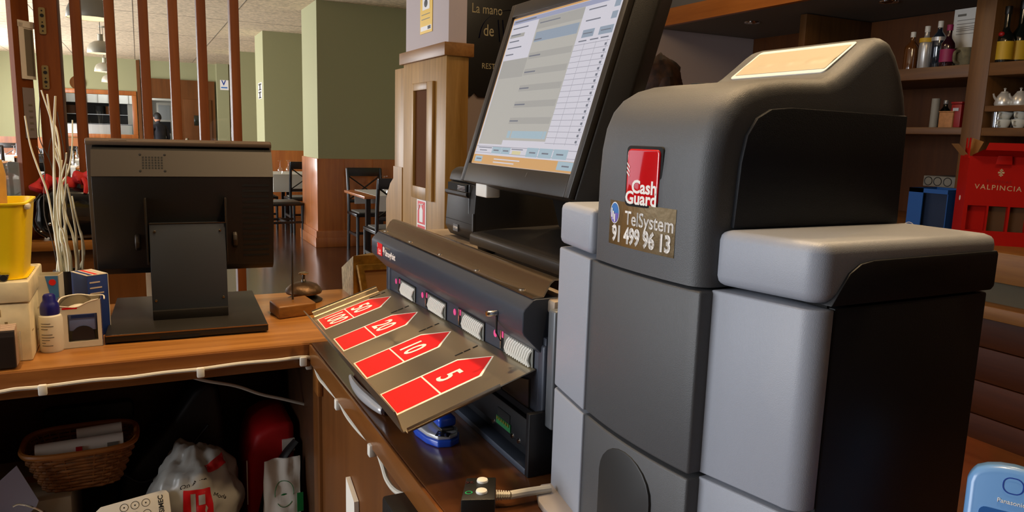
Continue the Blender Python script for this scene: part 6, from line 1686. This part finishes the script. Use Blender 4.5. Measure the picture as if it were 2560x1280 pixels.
# ---- kitchen behind the hatch and doorway
plain('steel', '#b8bcc0', .3, metal=.7); plain('kitchen_dark', '#1d1c18', .7)
kr = thing('kitchen_hood', 'pale steel extractor hood behind the kitchen hatch', 'hood', (-.9, 21.1, 1.9))
bx('hood_body', 'cloth', kr, -2.0, -.02, 20.9, 21.3, 1.90, 2.4); m = MB()
for i in range(9): m.box(-1.95 + .22 * i, -1.94 + .22 * i, 20.89, 20.9, 1.90, 2.4)
m.build('hood_seams', 'grey_print', kr)
kc = thing('kitchen_counter', 'bright steel kitchen counter behind the hatch', 'counter', (-.9, 20.2, 0)); bx('counter_body', 'steel', kc, -2.0, -.12, 19.95, 20.5, 0, 1.40, bevel=.01); bx('counter_edge', 'gap_black', kc, -2.0, -.12, 19.94, 19.95, 1.385, 1.395)
ks = thing('kitchen_shelves', 'dark kitchen shelving with pans behind the steel counter', 'shelving', (-.9, 21.6, 0)); bx('shelf_back', 'kitchen_dark', ks, -2.2, .1, 21.7, 21.8, 0, 2.4); bx('shelf_board', 'steel', ks, -2.1, .0, 21.4, 21.7, 1.62, 1.635)
for i, x in enumerate((-1.7, -1.45, -.85, -.6)): MB().lathe([(0, 0), (.11, 0), (.11, .2), (.1, .2), (.1, .02), (0, .02)], (x, 21.5, 1.636), 16).build('pan', 'bar_back' if i % 2 else 'kitchen_dark', ks)
sbox('wall_tile', 'white_wall', -.22, .02, 21.3, 21.36, 0, 2.0)
kl = thing('kitchen_tube_light', 'white fluorescent tube light on the kitchen ceiling', 'light', (-.5, 20.7, CEIL))
emit('tube_white', '#f4f6ff', 4.0)
bx('housing', 'white_wall', kl, -1.3, .3, 20.66, 20.76, CEIL - .05, CEIL); bx('tube', 'tube_white', kl, -1.25, .25, 20.69, 20.73, CEIL - .08, CEIL - .05, bevel=.01)
ld = bpy.data.lights.new('tube_lamp', 'AREA'); ld.shape = 'RECTANGLE'; ld.size = 1.5; ld.size_y = .08; ld.energy = 45; ld.color = (.95, .98, 1)
lo = bpy.data.objects.new('tube_lamp', ld); link(lo, kl); lo.location = (0, 0, -.09)
fz = thing('kitchen_cupboard', 'white glazed cupboard inside the kitchen doorway', 'cupboard', (.62, 21.8, 0)); bx('carcass', 'white_wall', fz, .45, .80, 21.6, 22.1, 0, 1.98, bevel=.01); bx('glass_door', 'steel', fz, .49, .76, 21.59, 21.6, 1.55, 1.92); bx('door_gap', 'gap_black', fz, .49, .76, 21.588, 21.592, 1.2, 1.5)
bx('hood_box', 'white_wall', fz, .3, .78, 21.0, 21.4, 2.02, 2.16)

# ================================================================ SIGNS ON THE WOOD-CLAD POST
xp = PX0 + .0135
a, b = at_x(1052, -30, xp), at_x(1081, 80, xp)
plain('poster_yellow', '#f0be10', .5)
o = thing('yellow_poster', 'narrow yellow poster on the white part of the wooden post', 'poster', (xp, (a.y + b.y) / 2, b.z))
bx('poster_sheet', 'poster_yellow', o, xp - .002, xp, b.y, a.y, b.z + .005, a.z)
w_ = a.y - b.y
p1 = at_x(1066, 24, xp); bx('white_field', 'white_print', o, xp - .003, xp - .002, b.y + w_ * .22, a.y - w_ * .2, p1.z, a.z)
MB().ball((xp - .003, b.y + w_ * .52, p1.z + .035), (.001, .03, .022)).build('dark_figure', 'black_print', o)
m = MB()
for f in (.38, .50): 
    z = b.z + (p1.z - b.z) * f * 1.6; m.box(xp - .0026, xp - .002, b.y + w_ * .2, a.y - w_ * .12, z, z + .004)
m.build('printed_lines', 'grey_print', o); bx('white_strip', 'white_print', o, xp - .0026, xp - .002, b.y + w_ * .06, a.y - w_ * .06, b.z + .02, b.z + .045); bx('logo_mark', 'black_print', o, xp - .003, xp - .0025, b.y + w_ * .12, b.y + w_ * .36, b.z + .024, b.z + .042)
xq = PX0 - .001
a, b = at_x(1043, 497, xq), at_x(1065, 600, xq)
o = thing('extinguisher_sign', 'red and white fire extinguisher sign on the wooden post', 'sign', (xq, (a.y + b.y) / 2, b.z))
bx('sign_board', 'white_print', o, xq - .002, xq, b.y, a.y, b.z, a.z)
w_ = a.y - b.y; zm = at_x(1055, 560, xq).z
rd = bx('red_field', 'red_print', o, xq - .003, xq - .002, b.y + w_ * .1, a.y - w_ * .1, zm, a.z - .008)
cyy = (a.y + b.y) / 2; hz = a.z - .008 - zm
m = MB(); m.prism([(cyy - w_ * .18, zm + hz * .08), (cyy + w_ * .18, zm + hz * .08), (cyy + w_ * .18, zm + hz * .62), (cyy + w_ * .08, zm + hz * .74), (cyy - w_ * .08, zm + hz * .74), (cyy - w_ * .18, zm + hz * .62)], 'x', xq - .004, xq - .003); m.box(xq - .004, xq - .003, cyy - w_ * .05, cyy + w_ * .05, zm + hz * .74, zm + hz * .84)
m.tube(smooth_path([(xq - .0035, cyy, zm + hz * .84), (xq - .0035, cyy + w_ * .2, zm + hz * .86), (xq - .0035, cyy + w_ * .3, zm + hz * .6)], 4), .004, 5); m.tube([(xq - .0035, cyy - w_ * .25, zm + hz * .9), (xq - .0035, cyy + w_ * .05, zm + hz * .86)], .004, 5)
m.build('extinguisher_figure', 'white_print', o)
r2 = bx('red_field', 'red_print', o, xq - .003, xq - .002, b.y + w_ * .1, a.y - w_ * .1, b.z + .004, zm - .01)
text('sign_text', 'EXTINTOR', 'white_print', o, frame_of((xq - .0032, cyy, (b.z + zm) / 2 + .002), (0, -1, 0), (0, 0, 1)), .026, squeeze=1.0)
# ---- black board of the restaurant on the lilac wall
yb_ = 4.53
a, b = at_y(1156, -90, yb_), at_y(1300, 248, yb_)
plain('board_black', '#0b0908', .35); plain('board_blue', '#101a6a', .5); plain('chalk_cream', '#d8cfa8', .6)
bd_ = thing('menu_board', 'black restaurant board with cream lettering on the lilac wall', 'board', (1.9, yb_, b.z))
x0, x1, z0, z1 = a.x, a.x + .95, b.z, a.z
nl_ = at_y(1156, 42, yb_).z; nb_ = at_y(1187, 245, yb_).x
MB().prism([(x0, z0), (nb_ - .028, z0), (nb_, z0 + .028), (nb_ + .028, z0), (x1, z0), (x1, z1), (x0, z1), (x0, nl_ + .028), (x0 + .028, nl_), (x0, nl_ - .028)], 'y', yb_, yb_ + .018).build('board', 'board_black', bd_)
def btxt(s, px, py, size, **k):
    c = at_y(px, py, yb_); return text('board_text', s, k.pop('mat', 'chalk_cream'), bd_, frame_of((c.x, yb_ - .0006, c.z), (1, 0, 0), (0, 0, 1)), size, align='LEFT', **k)
sh_ = Matrix.Identity(4)
btxt('La mano', 1179, 20, .085, squeeze=.75); btxt('de', 1208, 76, .105, squeeze=.75); btxt('RESTAURANTE', 1204, 165, .05, squeeze=.9)
c1 = [at_y(x, y, yb_ - .001) for x, y in ((1197, 95), (1203, 70), (1215, 50), (1235, 35), (1260, 27), (1285, 26), (1310, 32))]
MB().tube(smooth_path(c1, 4), [.008 + .002 * abs(i - 12) * .3 for i in range(25)], 6, flat=.1).build('blue_hand', 'board_blue', bd_)
for px in (1245, 1256): MB().tube([at_y(px, 50, yb_ - .001), at_y(px + 4, 105, yb_ - .001)], .010, 6, flat=.1).build('blue_finger', 'board_blue', bd_)
q = at_y(1168, 190, yb_); MB().lathe([(0, .001), (.006, .001), (.006, 0), (0, 0)], n=10, M=frame_of((q.x, yb_, q.z), (1, 0, 0), (0, 0, 1))).build('screw', 'chalk_cream', bd_)

# ================================================================ PEOPLE
plain('skin', '#c08a6c', .55); plain('cloth_navy', '#14161f', .8, bump=.1, bscale=80); plain('hair_black', '#0c0a09', .6); plain('hair_brown', '#2c180a', .7, bump=.8, bscale=40, var=.75, vscale=22, spec=.2); plain('trousers', '#0f1016', .8); plain('shoe', '#080808', .4)
def skin_body(name, mat, parent, joints, edges, sub=2):
    me = bpy.data.meshes.new(name); me.from_pydata([j[0] for j in joints], edges, []); me.update()
    ob = bpy.data.objects.new(name, me); COL.objects.link(ob)
    sk = ob.modifiers.new('skin', 'SKIN'); sk.use_smooth_shade = True
    for i, j in enumerate(joints):
        r = j[1]; me.skin_vertices[0].data[i].radius = (r, r) if not isinstance(r, tuple) else r
    me.skin_vertices[0].data[0].use_root = True
    ss = ob.modifiers.new('sub', 'SUBSURF'); ss.levels = sub; ss.render_levels = sub
    dg = bpy.context.evaluated_depsgraph_get(); dg.update()
    m2 = bpy.data.meshes.new_from_object(ob.evaluated_get(dg)); bpy.data.objects.remove(ob)
    m2.materials.clear(); m2.materials.append(MATS[mat]); m2.name = name
    m2.polygons.foreach_set('use_smooth', [True] * len(m2.polygons))
    o = bpy.data.objects.new(name, m2); link(o, parent); MW[o.name] = MW[parent.name].copy()
    return o
def person(label, loc, rotz, h, top, hair, long_hair=False, bend=.0):
    """facing local -y"""
    p = thing('person', label, 'person', loc, rotz)
    s = h / 1.72
    def V(x, y, z): return (x * s, (y - bend * max(0, z - .95)) * s, z * s)
    J = [(V(0, 0, .95), (.145 * s, .105 * s)), (V(0, 0, 1.12), (.135 * s, .095 * s)), (V(0, 0, 1.30), (.165 * s, .11 * s)), (V(0, 0, 1.42), (.10 * s, .085 * s)), (V(0, -.01, 1.49), (.052 * s, .055 * s)), (V(0, -.02, 1.56), (.06 * s, .07 * s)),
         (V(.17, 0, 1.40), .058 * s), (V(.23, -.02, 1.16), .047 * s), (V(.21, -.20, 1.02), .036 * s), (V(.19, -.27, .99), .03 * s),
         (V(-.17, 0, 1.40), .058 * s), (V(-.23, -.02, 1.16), .047 * s), (V(-.21, -.20, 1.02), .036 * s), (V(-.19, -.27, .99), .03 * s),
         (V(.09, 0, .88), .088 * s), (V(.10, -.02, .50), .062 * s), (V(.10, .03, .09), .042 * s), (V(.10, -.09, .035), .036 * s),
         (V(-.09, 0, .88), .088 * s), (V(-.10, -.02, .50), .062 * s), (V(-.10, .03, .09), .042 * s), (V(-.10, -.09, .035), .036 * s)]
    E = [(0, 1), (1, 2), (2, 3), (3, 4), (4, 5), (3, 6), (6, 7), (7, 8), (8, 9), (3, 10), (10, 11), (11, 12), (12, 13), (0, 14), (14, 15), (15, 16), (16, 17), (0, 18), (18, 19), (19, 20), (20, 21)]
    skin_body('body', top, p, J, E)
    hc = Vector(V(0, -.03, 1.63))
    m = MB(); m.ball(tuple(hc), (.074 * s, .092 * s, .112 * s), 20, 14)
    m.ball(tuple(hc + Vector((0, -.092, -.012)) * s), (.014 * s, .02 * s, .022 * s), 8, 6)
    for sx in (-1, 1): m.ball(tuple(hc + Vector((.074 * sx, .0, -.01)) * s), (.012 * s, .022 * s, .032 * s), 8, 6)
    m.build('head', 'skin', p, local=True)
    m = MB()
    for sx in (-1, 1): m.ball(tuple(hc + Vector((.03 * sx, -.083, .008)) * s), (.013 * s, .008 * s, .008 * s), 8, 6)
    m.build('eyes', 'hair_black', p, local=True)
    m = MB(); m.ball(tuple(hc + Vector((0, -.084, -.055)) * s), (.024 * s, .010 * s, .007 * s), 8, 6); m.build('mouth', 'maroon', p, local=True)
    m = MB()
    def hf(a, b):
        th = 2 * PI * a; ph_ = b * PI * (.60 if not long_hair else .78)
        d = Vector((math.sin(ph_) * math.cos(th), math.sin(ph_) * math.sin(th), math.cos(ph_)))
        front = max(0, -d.y); k = 1.0 + (.16 if long_hair else .05) * noise3(d * 2, 2.0)
        z = d.z if d.y > -.2 else max(d.z, .35 + .2 * front)
        r = Vector((.083, .102, .122)) * (1.12 if long_hair else 1.0)
        return hc + Vector((d.x * r.x * k, (d.y * r.y * k) + .006, z * r.z * k)) * s
    m.grid(hf, 32, 14, closed_u=True); m.build('hair', hair, p, local=True, angle=80)
    if long_hair:
        m = MB(); pts = [hc + Vector((0, .07, .02)) * s, hc + Vector((0, .10, -.10)) * s, hc + Vector((0, .105, -.22)) * s, hc + Vector((0, .09, -.30)) * s]
        m.tube(smooth_path(pts, 4), [.07 * s, .075 * s, .08 * s, .082 * s, .085 * s, .085 * s, .082 * s, .08 * s, .075 * s, .07 * s, .06 * s, .045 * s, .02 * s], 14, flat=.55); m.build('hair_fall', hair, p, local=True)
    for sx in (-1, 1):
        hd_ = Vector(V(.185 * sx, -.30, .985)); m = MB(); m.ball(tuple(hd_), (.026 * s, .042 * s, .016 * s), 10, 8)
        for k in range(4): b0 = hd_ + Vector(((-.02 + .0135 * k) * 1.0, -.03, 0)) * s; m.tube([b0, b0 + Vector((0, -.03, -.004)) * s, b0 + Vector((0, -.055 + .006 * abs(k - 1.5), -.018)) * s], [.008 * s, .0075 * s, .006 * s], 6)
        t0 = hd_ + Vector((-.024 * sx, .0, 0)) * s; m.tube([t0, t0 + Vector((-.018 * sx, -.022, -.004)) * s, t0 + Vector((-.022 * sx, -.042, -.010)) * s], [.009 * s, .008 * s, .006 * s], 6)
        m.build('hand', 'skin', p, local=True)
        MB().ball(V(.10 * sx, -.06, .04), (.048 * s, .13 * s, .042 * s), 12, 8).build('shoe', 'shoe', p, local=True)
    return p
pk = at_y(400, 300, 18.75)
person('person in dark clothes with short black hair in the kitchen doorway', (pk.x, 18.75, 0), math.radians(-150), 1.66, 'cloth_navy', 'hair_black', bend=.12)
person('person with brown hair and dark clothes standing behind the bar, turned away', (1.93, 2.52, 0), math.radians(160), 1.70, 'cloth_navy', 'hair_brown', long_hair=True)
